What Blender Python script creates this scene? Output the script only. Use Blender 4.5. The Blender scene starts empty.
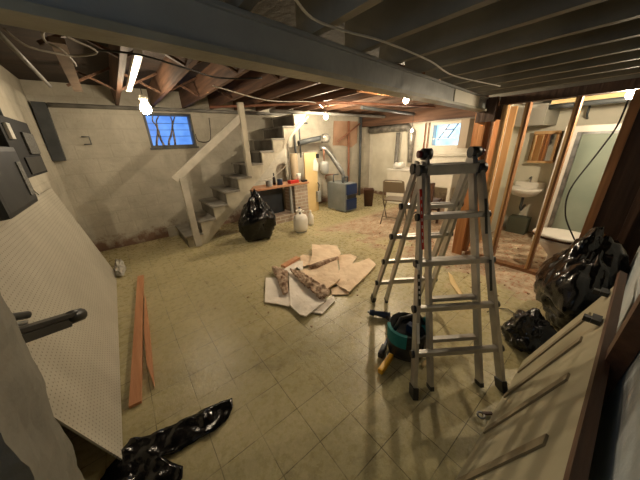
import bpy, bmesh, math, random
from mathutils import Vector as V, Matrix, noise
random.seed(7)
COL = bpy.context.scene.collection
SC = bpy.context.scene

# ------------------------------------------------------------------ camera
R = Matrix(((0.78007992, 0.2586672, -0.56970747), (-0.62454081, 0.2669935, -0.73393682), (-0.03773719, 0.92833494, 0.36982449)))
def orth(M):
    z = V(M[2]).normalized(); x = V(M[0]); x = (x - z * x.dot(z)).normalized(); y = z.cross(x)
    return Matrix((x, y, z))
R = orth(R)
FPX = 245.0
CAM = V((0, 0, 1.5))
cd = bpy.data.cameras.new('camera'); cam = bpy.data.objects.new('camera', cd); COL.objects.link(cam)
cd.sensor_width = 36; cd.lens = FPX / 640 * 36; cd.clip_start = 0.02
cam.matrix_world = Matrix.Translation(CAM) @ R.to_4x4()
SC.camera = cam
def at(x, y, z=0.0):
    'survey helper: the point of height z seen at pixel x, y'
    d = R @ V((x - 320, 240 - y, -FPX))
    return CAM + d * ((z - CAM.z) / d.z)

def aty(x, y, Y):
    'survey helper: the point of depth Y seen at pixel x, y'
    d = R @ V((x - 320, 240 - y, -FPX))
    return CAM + d * (Y / d.y)

# ------------------------------------------------------------------ materials
MATS = {}
def mat(name, col, rough=0.6, col2=None, scale=6, metal=0, bump=0.0, bscale=30, stretch=None, emit=None, spec=0.5, detail=6, contrast=(0.35, 0.65), trans=0):
    if name in MATS: return MATS[name]
    m = bpy.data.materials.new(name); m.use_nodes = True; nt = m.node_tree; N = nt.nodes; L = nt.links
    b = N['Principled BSDF']
    b.inputs['Roughness'].default_value = rough; b.inputs['Metallic'].default_value = metal
    b.inputs['Specular IOR Level'].default_value = spec
    b.inputs['Base Color'].default_value = (*col, 1)
    if trans: b.inputs['Transmission Weight'].default_value = trans
    if col2 or bump:
        tc = N.new('ShaderNodeTexCoord'); mp = N.new('ShaderNodeMapping'); L.new(tc.outputs['Object'], mp.inputs[0])
        if stretch: mp.inputs['Scale'].default_value = stretch
    if col2:
        n = N.new('ShaderNodeTexNoise'); n.inputs['Scale'].default_value = scale; n.inputs['Detail'].default_value = detail
        L.new(mp.outputs[0], n.inputs['Vector'])
        r = N.new('ShaderNodeValToRGB'); r.color_ramp.elements[0].position = contrast[0]; r.color_ramp.elements[1].position = contrast[1]
        r.color_ramp.elements[0].color = (*col, 1); r.color_ramp.elements[1].color = (*col2, 1)
        L.new(n.outputs['Fac'], r.inputs[0]); L.new(r.outputs[0], b.inputs['Base Color'])
    if bump:
        n2 = N.new('ShaderNodeTexNoise'); n2.inputs['Scale'].default_value = bscale; n2.inputs['Detail'].default_value = 5
        L.new(mp.outputs[0], n2.inputs['Vector'])
        bp = N.new('ShaderNodeBump'); bp.inputs['Strength'].default_value = bump; bp.inputs['Distance'].default_value = 0.02
        L.new(n2.outputs['Fac'], bp.inputs['Height']); L.new(bp.outputs[0], b.inputs['Normal'])
    if emit:
        b.inputs['Emission Color'].default_value = (*emit[0], 1); b.inputs['Emission Strength'].default_value = emit[1]
    MATS[name] = m
    return m

def wood(name, c1, c2, rough=0.6, axis=0):
    st = [14, 14, 14]; st[axis] = 0.9
    return mat(name, c1, rough, c2, 1.6, bump=0.25, bscale=2.5, stretch=tuple(st), contrast=(0.3, 0.7))

def math_node(N, L, op, a, b=None):
    n = N.new('ShaderNodeMath'); n.operation = op
    for i, v in enumerate((a, b)):
        if v is None: continue
        if isinstance(v, (int, float)): n.inputs[i].default_value = v
        else: L.new(v, n.inputs[i])
    return n.outputs[0]

def mix(N, L, fac, a, b, mode='MIX'):
    n = N.new('ShaderNodeMix'); n.data_type = 'RGBA'; n.blend_type = mode
    if isinstance(fac, (int, float)): n.inputs[0].default_value = fac
    else: L.new(fac, n.inputs[0])
    for i, v in ((6, a), (7, b)):
        if isinstance(v, tuple): n.inputs[i].default_value = (*v, 1)
        else: L.new(v, n.inputs[i])
    return n.outputs[2]

def ramp(N, L, src, p0, p1, c0=(0, 0, 0), c1=(1, 1, 1)):
    r = N.new('ShaderNodeValToRGB'); e = r.color_ramp.elements
    e[0].position = p0; e[1].position = p1; e[0].color = (*c0, 1); e[1].color = (*c1, 1)
    L.new(src, r.inputs[0]); return r.outputs[0]

def tex(N, L, vec, scale, detail=6, rough=0.6, dist=0):
    n = N.new('ShaderNodeTexNoise'); n.inputs['Scale'].default_value = scale; n.inputs['Detail'].default_value = detail
    n.inputs['Roughness'].default_value = rough; n.inputs['Distortion'].default_value = dist
    L.new(vec, n.inputs['Vector']); return n.outputs['Fac']

def floor_mat():
    m = bpy.data.materials.new('floor_tile'); m.use_nodes = True; nt = m.node_tree; N = nt.nodes; L = nt.links; b = N['Principled BSDF']
    g = N.new('ShaderNodeNewGeometry'); P = g.outputs['Position']
    s = N.new('ShaderNodeSeparateXYZ'); L.new(P, s.inputs[0])
    warp = tex(N, L, P, 9, 3)
    def line(c, off):
        u = math_node(N, L, 'ADD', c, -off + 50 * .2285)
        u = math_node(N, L, 'ADD', u, math_node(N, L, 'MULTIPLY', math_node(N, L, 'SUBTRACT', warp, 0.5), 0.006))
        f = math_node(N, L, 'FRACT', math_node(N, L, 'DIVIDE', u, .2285))
        d = math_node(N, L, 'ABSOLUTE', math_node(N, L, 'SUBTRACT', f, 0.5))
        return math_node(N, L, 'GREATER_THAN', d, 0.490)
    ln = math_node(N, L, 'MAXIMUM', line(s.outputs[0], .245), line(s.outputs[1], 1.365))
    brk = tex(N, L, P, 3.1, 4)
    ln = math_node(N, L, 'MULTIPLY', ln, ramp(N, L, brk, 0.36, 0.54))
    # tile colours
    c = mix(N, L, ramp(N, L, tex(N, L, P, 1.3, 5), 0.35, 0.68), (0.40, 0.35, 0.18), (0.55, 0.475, 0.275))
    c = mix(N, L, ramp(N, L, tex(N, L, P, 38, 4, 0.7), 0.42, 0.62), c, mix(N, L, 0.16, c, (0.12, 0.10, 0.05)))
    c = mix(N, L, ramp(N, L, tex(N, L, P, 5, 8, 0.75, 0.6), 0.56, 0.72), c, mix(N, L, 0.5, c, (0.13, 0.10, 0.06)))
    # bare, dusty concrete where the tiles came up, towards +x
    near = math_node(N, L, 'MULTIPLY', math_node(N, L, 'SUBTRACT', s.outputs[0], 2.45), 0.8)
    near = math_node(N, L, 'ADD', near, math_node(N, L, 'MULTIPLY', math_node(N, L, 'SUBTRACT', tex(N, L, P, 1.7, 6, 0.6), 0.5), 2.6))
    far = math_node(N, L, 'MULTIPLY', math_node(N, L, 'SUBTRACT', 3.5, s.outputs[1]), 3.0)
    bare = math_node(N, L, 'MULTIPLY', ramp(N, L, near, 0.3, 0.42), ramp(N, L, far, 0.1, 0.6))
    bc = mix(N, L, ramp(N, L, tex(N, L, P, 6, 8, 0.7), 0.35, 0.65), (0.30, 0.20, 0.12), (0.58, 0.48, 0.34))
    bc = mix(N, L, ramp(N, L, tex(N, L, P, 22, 5, 0.7), 0.54, 0.62), bc, (0.33, 0.11, 0.05))
    c = mix(N, L, bare, c, bc)
    c = mix(N, L, math_node(N, L, 'MULTIPLY', ln, math_node(N, L, 'MULTIPLY', math_node(N, L, 'SUBTRACT', 1.0, bare), 0.75)), c, (0.07, 0.06, 0.03))
    # dark grime blotches
    c = mix(N, L, ramp(N, L, tex(N, L, P, 2.4, 8, 0.8, 1.0), 0.56, 0.68), c, mix(N, L, 0.40, c, (0.05, 0.04, 0.03)))
    L.new(c, b.inputs['Base Color'])
    rr = ramp(N, L, tex(N, L, P, 18, 6, 0.7), 0.3, 0.7, (0.17, 0.17, 0.17), (0.42, 0.42, 0.42))
    rr2 = mix(N, L, bare, rr, (0.9, 0.9, 0.9)); L.new(rr2, b.inputs['Roughness'])
    bp = N.new('ShaderNodeBump'); bp.inputs['Strength'].default_value = 0.5; bp.inputs['Distance'].default_value = 0.004
    h = math_node(N, L, 'SUBTRACT', tex(N, L, P, 45, 6, 0.7), math_node(N, L, 'MULTIPLY', ln, 1.0))
    L.new(h, bp.inputs['Height']); L.new(bp.outputs[0], b.inputs['Normal'])
    return m

def block_mat(name, c1, c2, axis='x', dirt=(0.20, 0.12, 0.08), bw=0.4, bh=0.2, mortar=0.012, cm=None, rough=0.8, dirt_h=0.3, off=0, msm=0.4):
    m = bpy.data.materials.new(name); m.use_nodes = True; nt = m.node_tree; N = nt.nodes; L = nt.links; b = N['Principled BSDF']
    g = N.new('ShaderNodeNewGeometry'); P = g.outputs['Position']
    s = N.new('ShaderNodeSeparateXYZ'); L.new(P, s.inputs[0]); cb = N.new('ShaderNodeCombineXYZ')
    L.new(s.outputs[0 if axis == 'x' else 1], cb.inputs[0]); L.new(s.outputs[2], cb.inputs[1])
    br = N.new('ShaderNodeTexBrick'); br.inputs['Scale'].default_value = 1; br.inputs['Brick Width'].default_value = bw
    br.inputs['Row Height'].default_value = bh; br.inputs['Mortar Size'].default_value = mortar; br.inputs['Mortar Smooth'].default_value = msm
    br.inputs['Color1'].default_value = (1, 1, 1, 1); br.inputs['Color2'].default_value = (.6, .6, .6, 1); br.inputs['Mortar'].default_value = (0, 0, 0, 1)
    L.new(cb.outputs[0], br.inputs['Vector'])
    c = mix(N, L, ramp(N, L, tex(N, L, P, 2.2, 7, 0.65, 0.4), 0.35, 0.68), c1, c2)
    c = mix(N, L, ramp(N, L, tex(N, L, P, 16, 6, 0.7), 0.58, 0.75), c, mix(N, L, 0.25, c, (0.18, 0.13, 0.08)))
    if cm:
        c = mix(N, L, math_node(N, L, 'MULTIPLY', ramp(N, L, br.outputs['Color'], 0.0, 1.0), 0.4), c, mix(N, L, 0.5, c, c1))
        c = mix(N, L, br.outputs['Fac'], c, cm)
    else:
        c = mix(N, L, math_node(N, L, 'MULTIPLY', br.outputs['Fac'], 0.07), c, (0.20, 0.17, 0.12))
    if dirt_h:
        dz = math_node(N, L, 'SUBTRACT', dirt_h, s.outputs[2])
        dz = math_node(N, L, 'ADD', math_node(N, L, 'MULTIPLY', dz, 4), math_node(N, L, 'MULTIPLY', math_node(N, L, 'SUBTRACT', tex(N, L, P, 5, 6, .7), 0.5), 3.5))
        c = mix(N, L, ramp(N, L, dz, 0.2, 0.9), c, dirt)
    L.new(c, b.inputs['Base Color']); b.inputs['Roughness'].default_value = rough
    bp = N.new('ShaderNodeBump'); bp.inputs['Strength'].default_value = 0.6; bp.inputs['Distance'].default_value = 0.008
    h = math_node(N, L, 'SUBTRACT', tex(N, L, P, 14, 8, 0.7), math_node(N, L, 'MULTIPLY', br.outputs['Fac'], 0.22))
    L.new(h, bp.inputs['Height']); L.new(bp.outputs[0], b.inputs['Normal'])
    return m

def pegboard_mat():
    m = bpy.data.materials.new('pegboard_face'); m.use_nodes = True; nt = m.node_tree; N = nt.nodes; L = nt.links; b = N['Principled BSDF']
    tc = N.new('ShaderNodeTexCoord'); P = tc.outputs['Object']; s = N.new('ShaderNodeSeparateXYZ'); L.new(P, s.inputs[0])
    def fr(c):
        return math_node(N, L, 'SUBTRACT', math_node(N, L, 'FRACT', math_node(N, L, 'DIVIDE', math_node(N, L, 'ADD', c, 10), 0.0254)), 0.5)
    u = fr(s.outputs[1]); v = fr(s.outputs[2])
    d = math_node(N, L, 'SQRT', math_node(N, L, 'ADD', math_node(N, L, 'MULTIPLY', u, u), math_node(N, L, 'MULTIPLY', v, v)))
    hole = math_node(N, L, 'LESS_THAN', d, 0.17)
    c = mix(N, L, ramp(N, L, tex(N, L, P, 2.5, 5), 0.35, 0.7), (0.40, 0.37, 0.30), (0.48, 0.45, 0.37))
    c = mix(N, L, ramp(N, L, tex(N, L, P, 14, 6, .75), 0.64, 0.70), c, (0.25, 0.22, 0.17))
    c = mix(N, L, hole, c, (0.23, 0.21, 0.17)); L.new(c, b.inputs['Base Color']); b.inputs['Roughness'].default_value = 0.55
    return m

def sky_pane_mat(name, c1, c2, st):
    m = bpy.data.materials.new(name); m.use_nodes = True; nt = m.node_tree; N = nt.nodes; L = nt.links; b = N['Principled BSDF']
    b.inputs['Base Color'].default_value = (.02, .02, .02, 1); b.inputs['Roughness'].default_value = 0.3
    tc = N.new('ShaderNodeTexCoord')
    c = mix(N, L, ramp(N, L, tex(N, L, tc.outputs['Object'], 3, 3), 0.35, 0.65), c1, c2)
    L.new(c, b.inputs['Emission Color']); b.inputs['Emission Strength'].default_value = st
    return m

M = {}
M['floor'] = floor_mat()
M['block'] = block_mat('painted_block', (0.38, 0.35, 0.285), (0.56, 0.525, 0.44))
M['block_y'] = block_mat('painted_block_side', (0.38, 0.35, 0.28), (0.54, 0.50, 0.41), axis='y')
M['white_block'] = block_mat('whitewashed_block', (0.66, 0.62, 0.52), (0.80, 0.76, 0.66), axis='y')
M['stone'] = block_mat('grey_blue_stone', (0.34, 0.38, 0.39), (0.55, 0.58, 0.58), bw=0.5, bh=.25, dirt_h=0)
M['plaster'] = block_mat('rough_grey_plaster', (0.14, 0.132, 0.11), (0.22, 0.21, 0.175), bw=5, bh=5, mortar=0.001, dirt_h=0)
M['brick'] = block_mat('old_brick', (0.34, 0.25, 0.19), (0.56, 0.45, 0.37), bw=.21, bh=.07, mortar=.012, cm=(0.55, 0.50, 0.42), dirt_h=0)
M['pegboard'] = pegboard_mat()
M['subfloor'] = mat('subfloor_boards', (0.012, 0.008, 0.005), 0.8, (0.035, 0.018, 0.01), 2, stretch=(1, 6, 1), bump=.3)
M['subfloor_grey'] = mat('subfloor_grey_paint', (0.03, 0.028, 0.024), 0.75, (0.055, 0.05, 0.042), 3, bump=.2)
M['joist'] = wood('joist_wood', (0.045, 0.021, 0.012), (0.16, 0.08, 0.043), .7, 1)
M['joist_grey'] = mat('joist_grey_paint', (0.15, 0.138, 0.11), 0.6, (0.22, 0.205, 0.165), 4, bump=.15)
M['stud_orange'] = wood('stud_orange', (0.36, 0.135, 0.04), (0.58, 0.27, 0.10), .55, 2)
M['stud_pale'] = wood('stud_pale', (0.50, 0.29, 0.12), (0.66, 0.42, 0.20), .55, 2)
M['stud_brown'] = wood('stud_brown', (0.19, 0.08, 0.03), (0.33, 0.155, 0.06), .55, 2)
M['dark_ply'] = wood('dark_plywood', (0.035, 0.016, 0.009), (0.075, 0.035, 0.018), .6, 2)
M['brown_trim'] = wood('brown_trim', (0.055, 0.024, 0.012), (0.12, 0.055, 0.028), .5, 0)
M['red_board'] = wood('reddish_board', (0.42, 0.17, 0.07), (0.60, 0.30, 0.15), .5, 1)
M['counter'] = wood('counter_wood', (0.40, 0.18, 0.09), (0.56, 0.30, 0.17), .5, 0)
M['stair'] = mat('stair_grey_paint', (0.40, 0.37, 0.31), 0.55, (0.54, 0.50, 0.43), 5, bump=.2)
M['tread'] = mat('tread_shaded_grey', (0.19, 0.18, 0.16), 0.55, (0.32, 0.30, 0.26), 7, bump=.2)  # tread grey darkened to carry the stair's shade
M['stringer'] = mat('stringer_cream_paint', (0.42, 0.38, 0.29), 0.55, (0.56, 0.51, 0.40), 5, bump=.2)
M['beam'] = mat('beam_blue_grey_paint', (0.25, 0.26, 0.255), 0.4, (0.32, 0.33, 0.32), 5, bump=.25, bscale=12)
M['beam_flange'] = mat('beam_flange_paint', (0.27, 0.255, 0.195), 0.45, (0.35, 0.33, 0.26), 6, bump=.2)
M['alu'] = mat('ladder_aluminium', (0.40, 0.38, 0.35), 0.42, (0.50, 0.48, 0.44), 12, metal=.75)
M['black_plastic'] = mat('black_plastic', (0.012, 0.012, 0.013), 0.4)
M['black_metal'] = mat('black_metal', (0.010, 0.011, 0.011), 0.4, (0.024, 0.025, 0.024), 9)
M['bag'] = mat('bin_bag_film', (0.003, 0.003, 0.0035), 0.17, spec=0.45, bump=.5, bscale=9)
M['steel'] = mat('grey_steel', (0.22, 0.225, 0.22), 0.35, (0.45, 0.46, 0.46), 8, metal=.8)
M['dark_steel'] = mat('dark_grey_steel', (0.06, 0.07, 0.075), 0.5, (0.10, 0.11, 0.115), 6)
M['boiler_grey'] = mat('boiler_grey', (0.17, 0.19, 0.19), 0.5, (0.22, 0.24, 0.24), 5)
M['blue'] = mat('boiler_blue', (0.006, 0.026, 0.10), 0.4)
M['tank_grey'] = mat('tank_grey', (0.33, 0.34, 0.33), 0.45)
M['white'] = mat('white_enamel', (0.78, 0.75, 0.68), 0.35)
M['offwhite'] = mat('offwhite_paint', (0.66, 0.62, 0.52), 0.5, (0.75, 0.71, 0.61), 4)
M['cream'] = mat('cream_panel', (0.66, 0.62, 0.50), 0.6, (0.80, 0.76, 0.64), 3, bump=.1, bscale=6)
M['ply_yellow'] = mat('pale_plywood', (0.66, 0.48, 0.22), 0.6, (0.76, 0.58, 0.30), 3)
M['paper'] = mat('white_paper', (0.80, 0.78, 0.72), 0.7)
M['sheet_tan'] = mat('tan_board_face', (0.74, 0.55, 0.37), 0.75, (0.86, 0.68, 0.49), 5, bump=.15)
M['sheet_white'] = mat('white_board_face', (0.80, 0.72, 0.62), 0.75, (0.90, 0.83, 0.75), 5, bump=.15)
M['crumble'] = mat('crumbling_brown_backing', (0.22, 0.12, 0.07), 0.9, (0.62, 0.47, 0.34), 22, bump=1, bscale=30)
M['dark_brown'] = mat('dark_brown_wood', (0.05, 0.02, 0.012), 0.45, (0.09, 0.04, 0.022), 5)
M['chair_tan'] = mat('chair_tan_metal', (0.17, 0.13, 0.085), 0.4)
M['teal'] = mat('teal_canvas', (0.005, 0.17, 0.17), 0.7)
M['navy'] = mat('navy_plastic', (0.015, 0.03, 0.07), 0.4)
M['yellow'] = mat('yellow_plastic', (0.80, 0.42, 0.02), 0.4)
M['red'] = mat('red_plastic', (0.55, 0.03, 0.02), 0.45)
M['green_glass'] = mat('green_frosted_shower_glass', (0.23, 0.28, 0.23), 0.28, (0.30, 0.34, 0.28), 2)
M['bath_wall'] = mat('bathroom_cream_wall', (0.55, 0.53, 0.42), 0.6, (0.64, 0.61, 0.50), 2)
M['mirror'] = mat('mirror_glass', (0.8, 0.8, 0.78), 0.04, metal=1)
M['copper'] = mat('rusty_pipe', (0.22, 0.09, 0.05), 0.5, (0.32, 0.14, 0.08), 12)
M['pipe_grey'] = mat('grey_pipe', (0.16, 0.155, 0.14), 0.5, (0.24, 0.23, 0.21), 8)
M['wire_white'] = mat('white_cable', (0.55, 0.52, 0.45), 0.5)
M['wire_black'] = mat('black_cable', (0.015, 0.015, 0.015), 0.5)
M['foil'] = mat('insulation_foil', (0.42, 0.40, 0.36), 0.35, (0.20, 0.19, 0.17), 9, metal=.5, bump=1, bscale=20)
M['bulb'] = mat('glowing_bulb', (1, .9, .7), 0.3, emit=((1.0, 0.82, 0.57), 1150))
M['bulb_small'] = mat('glowing_small_bulb', (1, .9, .7), 0.3, emit=((1.0, 0.80, 0.56), 560))
M['bulb_bath'] = mat('glowing_bathroom_bulb', (1, .9, .7), 0.3, emit=((1.0, 0.82, 0.57), 620))
M['bulb_left'] = mat('glowing_left_bulb', (1, .9, .7), 0.3, emit=((1.0, 0.82, 0.57), 110))
M['porcelain'] = mat('bulb_socket_porcelain', (0.6, 0.57, 0.5), 0.4)
M['sky1'] = sky_pane_mat('dusk_daylight_pane', (0.06, 0.17, 0.50), (0.12, 0.28, 0.66), 0.9)
M['sky2'] = sky_pane_mat('bright_daylight_pane', (0.20, 0.50, 0.85), (0.36, 0.66, 0.92), 1.3)
M['branch'] = mat('frosty_branch', (0.20, 0.16, 0.13), 0.8, (0.45, 0.38, 0.33), 18)

# ------------------------------------------------------------------ mesh builder
class MB:
    def __init__(s): s.b = bmesh.new()
    def box(s, x0, x1, y0, y1, z0, z1, bev=0):
        vs = [s.b.verts.new((x, y, z)) for x in (x0, x1) for y in (y0, y1) for z in (z0, z1)]
        fs = [(0, 1, 3, 2), (4, 6, 7, 5), (0, 4, 5, 1), (2, 3, 7, 6), (0, 2, 6, 4), (1, 5, 7, 3)]
        F = [s.b.faces.new([vs[i] for i in f]) for f in fs]
        if bev: bmesh.ops.bevel(s.b, geom=list({e for f in F for e in f.edges}), offset=bev, segments=2, affect='EDGES', profile=.7)
        return s
    def bar(s, p0, p1, w, t, side=None, bev=0):
        'box from p0 to p1, w wide along side, t thick'
        p0, p1 = V(p0), V(p1); d = (p1 - p0).normalized()
        sd = V(side) if side else (V((0, 0, 1)) if abs(d.z) < .9 else V((1, 0, 0)))
        sd = (sd - d * sd.dot(d)).normalized(); n = d.cross(sd)
        vs = []
        for p in (p0, p1):
            for a, c in ((-1, -1), (1, -1), (1, 1), (-1, 1)):
                vs.append(s.b.verts.new(p + sd * a * w / 2 + n * c * t / 2))
        F = [s.b.faces.new([vs[i] for i in f]) for f in ((3, 2, 1, 0), (4, 5, 6, 7), (0, 1, 5, 4), (1, 2, 6, 5), (2, 3, 7, 6), (3, 0, 4, 7))]
        if bev: bmesh.ops.bevel(s.b, geom=list({e for f in F for e in f.edges}), offset=bev, segments=2, affect='EDGES', profile=.7)
        return s
    def tube(s, pts, r, seg=8, caps=True):
        pts = [V(p) for p in pts]; rings = []
        rr = r if isinstance(r, (list, tuple)) else [r] * len(pts)
        up = None
        for i, p in enumerate(pts):
            d = (pts[min(i + 1, len(pts) - 1)] - pts[max(i - 1, 0)]).normalized()
            if up is None: up = V((0, 0, 1)) if abs(d.z) < .9 else V((1, 0, 0))
            a = (up - d * up.dot(d)).normalized(); b_ = d.cross(a); up = a
            rings.append([s.b.verts.new(p + (a * math.cos(q) + b_ * math.sin(q)) * rr[i]) for q in [2 * math.pi * k / seg for k in range(seg)]])
        for A, B in zip(rings, rings[1:]):
            for k in range(seg):
                f = s.b.faces.new((A[k], A[(k + 1) % seg], B[(k + 1) % seg], B[k])); f.smooth = True
        if caps: s.b.faces.new(rings[0][::-1]); s.b.faces.new(rings[-1])
        return s
    def lathe(s, c, prof, seg=20, sx=1, sy=1):
        c = V(c); rings = []
        for r, z in prof:
            rings.append([s.b.verts.new(c + V((math.cos(q) * max(r, .0005) * sx, math.sin(q) * max(r, .0005) * sy, z))) for q in [2 * math.pi * k / seg for k in range(seg)]])
        for A, B in zip(rings, rings[1:]):
            for k in range(seg):
                f = s.b.faces.new((A[k], A[(k + 1) % seg], B[(k + 1) % seg], B[k])); f.smooth = True
        s.b.faces.new(rings[0][::-1]); s.b.faces.new(rings[-1])
        return s
    def poly(s, pts, h):
        'slab: closed outline pts extruded by vector h'
        h = V(h); a = [s.b.verts.new(V(p)) for p in pts]; b_ = [s.b.verts.new(V(p) + h) for p in pts]; n = len(pts)
        s.b.faces.new(a[::-1]); s.b.faces.new(b_)
        for i in range(n): s.b.faces.new((a[i], a[(i + 1) % n], b_[(i + 1) % n], b_[i]))
        return s
    def build(s, name, m, parent=None, loc=None, keep=False):
        if not keep: bmesh.ops.recalc_face_normals(s.b, faces=s.b.faces[:])
        me = bpy.data.meshes.new(name); s.b.to_mesh(me); s.b.free(); me.materials.append(m)
        o = bpy.data.objects.new(name, me); COL.objects.link(o)
        if parent:
            o.parent = parent; me.transform(Matrix.Translation(-world_loc(parent)))
        else:
            # origin at the base centre
            xs = [v.co for v in me.vertices]
            c = V(((min(v.x for v in xs) + max(v.x for v in xs)) / 2, (min(v.y for v in xs) + max(v.y for v in xs)) / 2, min(v.z for v in xs)))
            me.transform(Matrix.Translation(-c)); o.location = c
        return o

def world_loc(o):
    l = V(o.location); p = o.parent
    while p: l += V(p.location); p = p.parent
    return l

def tag(o, label=None, cat=None, group=None, kind=None):
    if label: o['label'] = label
    if cat: o['category'] = cat
    if group: o['group'] = group
    if kind: o['kind'] = kind
    return o
def thing(name, loc, label, cat, group=None):
    o = bpy.data.objects.new(name, None); o.empty_display_size = .1; COL.objects.link(o); o.location = loc
    return tag(o, label, cat, group)
def struct(name, mb, m, parent=None):
    o = mb.build(name, m, parent)
    if not parent: o['kind'] = 'structure'
    return o

# ------------------------------------------------------------------ room shell
XL, YB, XE = -0.66, 5.05, 5.9           # left wall, far wall, end wall
ZW = 2.12                                # joist undersides (far bay)
struct('floor', MB().box(-1.2, 6.4, -1.6, 5.4, -.1, 0), M['floor'])
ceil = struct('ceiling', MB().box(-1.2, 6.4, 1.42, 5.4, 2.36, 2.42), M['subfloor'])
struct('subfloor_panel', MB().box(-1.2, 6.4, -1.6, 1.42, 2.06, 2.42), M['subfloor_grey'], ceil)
wl = struct('wall_left', MB().box(XL - .2, XL, -1.6, 5.4, 0, 2.36), M['block_y'])
# far wall with the window opening
wx0, wx1, wz0, wz1 = .52, 1.22, 1.52, 2.04
m_ = MB()
m_.box(XL, wx0, YB, YB + .25, 0, 2.36).box(wx1, XE, YB, YB + .25, 0, 2.36)
m_.box(wx0, wx1, YB, YB + .25, 0, wz0).box(wx0, wx1, YB, YB + .25, wz1, 2.36)
struct('wall_back', m_, M['block'])
# end wall with its window opening
ey0, ey1, ez0, ez1 = 2.50, 3.22, 1.30, 1.80
m_ = MB()
m_.box(XE, XE + .25, 1.3, ey0, 0, 2.36).box(XE, XE + .25, ey1, YB, 0, 2.36)
m_.box(XE, XE + .25, ey0, ey1, 0, ez0).box(XE, XE + .25, ey0, ey1, ez1, 2.36)
struct('wall_right', m_, M['white_block'])
YR = -.36
struct('wall_near', MB().box(-.2, 3.3, YR - .2, YR, 0, 2.06), M['plaster'])
struct('trim_1', MB().box(.15, 2.9, YR + .001, -.16, 0, 1.12), M['stone'])
# rough pier beside the camera
def pier():
    mb = MB(); b = mb.b
    nz, ny, nx = 60, 6, 14
    def ring(z):
        pts = []
        y0, y1, x0, x1 = .70, .95, XL, -.365
        for i in range(nx): pts.append(V((x0 + (x1 - x0) * i / nx, y0, z)))
        for i in range(ny): pts.append(V((x1, y0 + (y1 - y0) * i / ny, z)))
        for i in range(nx): pts.append(V((x1 - (x1 - x0) * i / nx, y1, z)))
        for i in range(ny): pts.append(V((x0, y1 - (y1 - y0) * i / ny, z)))
        return pts
    rings = []
    for k in range(nz + 1):
        z = 2.05 * k / nz; r = []
        for p in ring(z):
            if p.x > XL + .01:
                p = p + V((.087 * (p.z - .46) - .012, 0, 0)) * (1 if p.x > -.5 else 0)
                n = noise.noise_vector(p * 9) * .012 + noise.noise_vector(p * 30) * .005; n.z = 0; p = p + n
            r.append(b.verts.new(p))
        rings.append(r)
    n = len(rings[0])
    for A, B in zip(rings, rings[1:]):
        for i in range(n): b.faces.new((A[i], A[(i + 1) % n], B[(i + 1) % n], B[i]))
    b.faces.new(rings[0][::-1]); b.faces.new(rings[-1])
    return mb
struct('wall_pier', pier(), M['plaster'])

# joists as parts of the ceiling
for i in range(0, 14):                                 # unpainted joists of the far bay
    x = .24 + .445 * i
    MB().box(x - .022, x + .022, 1.425, YB + .1, ZW, 2.36).build('joist', M['joist'], ceil)
def by(x): return .825 + .118 * x
for i in range(-4, 17):                                 # grey joists over the near bay
    x = .72 + .30 * i
    MB().box(x - .019, x + .019, -1.6, min(by(x) + .09, 1.40) if x < 3.3 else 1.24, 1.88, 2.06).build('joist', M['joist_grey'], ceil)
for i in range(-1, 13):                                 # cross bridging between the far joists
    x = .24 + .445 * i
    for y in (2.55, 3.9):
        if i > 6 and y > 3: continue
        MB().bar((x + .022, y, ZW + .02), (x + .423, y, 2.34), .035, .02, (0, 1, 0)).bar((x + .022, y + .045, 2.34), (x + .423, y + .045, ZW + .02), .035, .02, (0, 1, 0)).build('cross_brace', M['joist'], ceil)

# ------------------------------------------------------------------ windows
def window(name, o, m_pane, frame_m):
    # o: list of (kind, args) boxes
    fr = MB()
    for a in o['frame']: fr.box(*a)
    w = struct(name, fr, frame_m)
    pn = MB().box(*o['pane']).build('pane', m_pane, w)
    if o.get('bars'):
        bb = MB()
        for a in o['bars']: bb.box(*a)
        bb.build('window_bar', M['dark_steel'], w)
    return w
y = YB
f = .035
w1 = window('window_1', dict(frame=[(wx0, wx0 + f, y + .0, y + .12, wz0, wz1), (wx1 - f, wx1, y, y + .12, wz0, wz1), (wx0 + f, wx1 - f, y, y + .12, wz0, wz0 + f), (wx0 + f, wx1 - f, y, y + .12, wz1 - f, wz1), (wx0 - .02, wx1 + .02, y - .03, y - .001, wz0 - .03, wz0)],
    pane=(wx0 + f, wx1 - f, y + .16, y + .18, wz0 + f, wz1 - f), bars=[(wx0 + f, wx1 - f, y + .10, y + .115, wz0 + .17 + .1 * k, wz0 + .176 + .1 * k) for k in range(3)]), M['sky1'], mat('old_window_frame', (.07, .08, .085), .6, (.14, .14, .13), 9))
for k, (a, b_) in enumerate(((.62, .74), (.72, .66), (.90, .94), (.80, .99))):
    pts = [V((a + (b_ - a) * t / 6 + noise.noise(V((k * 3.1, t * .9, 0))) * .03, y + .135, wz0 + f + (wz1 - wz0 - 2 * f) * t / 6)) for t in range(7)]
    tag(MB().tube(pts, [.018, .016, .017, .012, .013, .010, .009], 6).build('branch', M['branch']), ['bare branch leaning right behind the far window, left of centre', 'forked pale branch crossing behind the left of the far window', 'upright bare stem behind the right half of the far window', 'slanting bare stem near the middle of the far window'][k], 'branch', 'bare branches outside the far window')
x = XE
w2 = window('window_2', dict(frame=[(x, x + .12, ey0, ey0 + f, ez0, ez1), (x, x + .12, ey1 - f, ey1, ez0, ez1), (x, x + .12, ey0 + f, ey1 - f, ez0, ez0 + f), (x, x + .12, ey0 + f, ey1 - f, ez1 - f, ez1), (x + .02, x + .05, ey0 + f, ey1 - f, ez0 + .17, ez0 + .185)],
    pane=(x + .16, x + .18, ey0 + f, ey1 - f, ez0 + f, ez1 - f)), M['sky2'], M['offwhite'])
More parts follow.
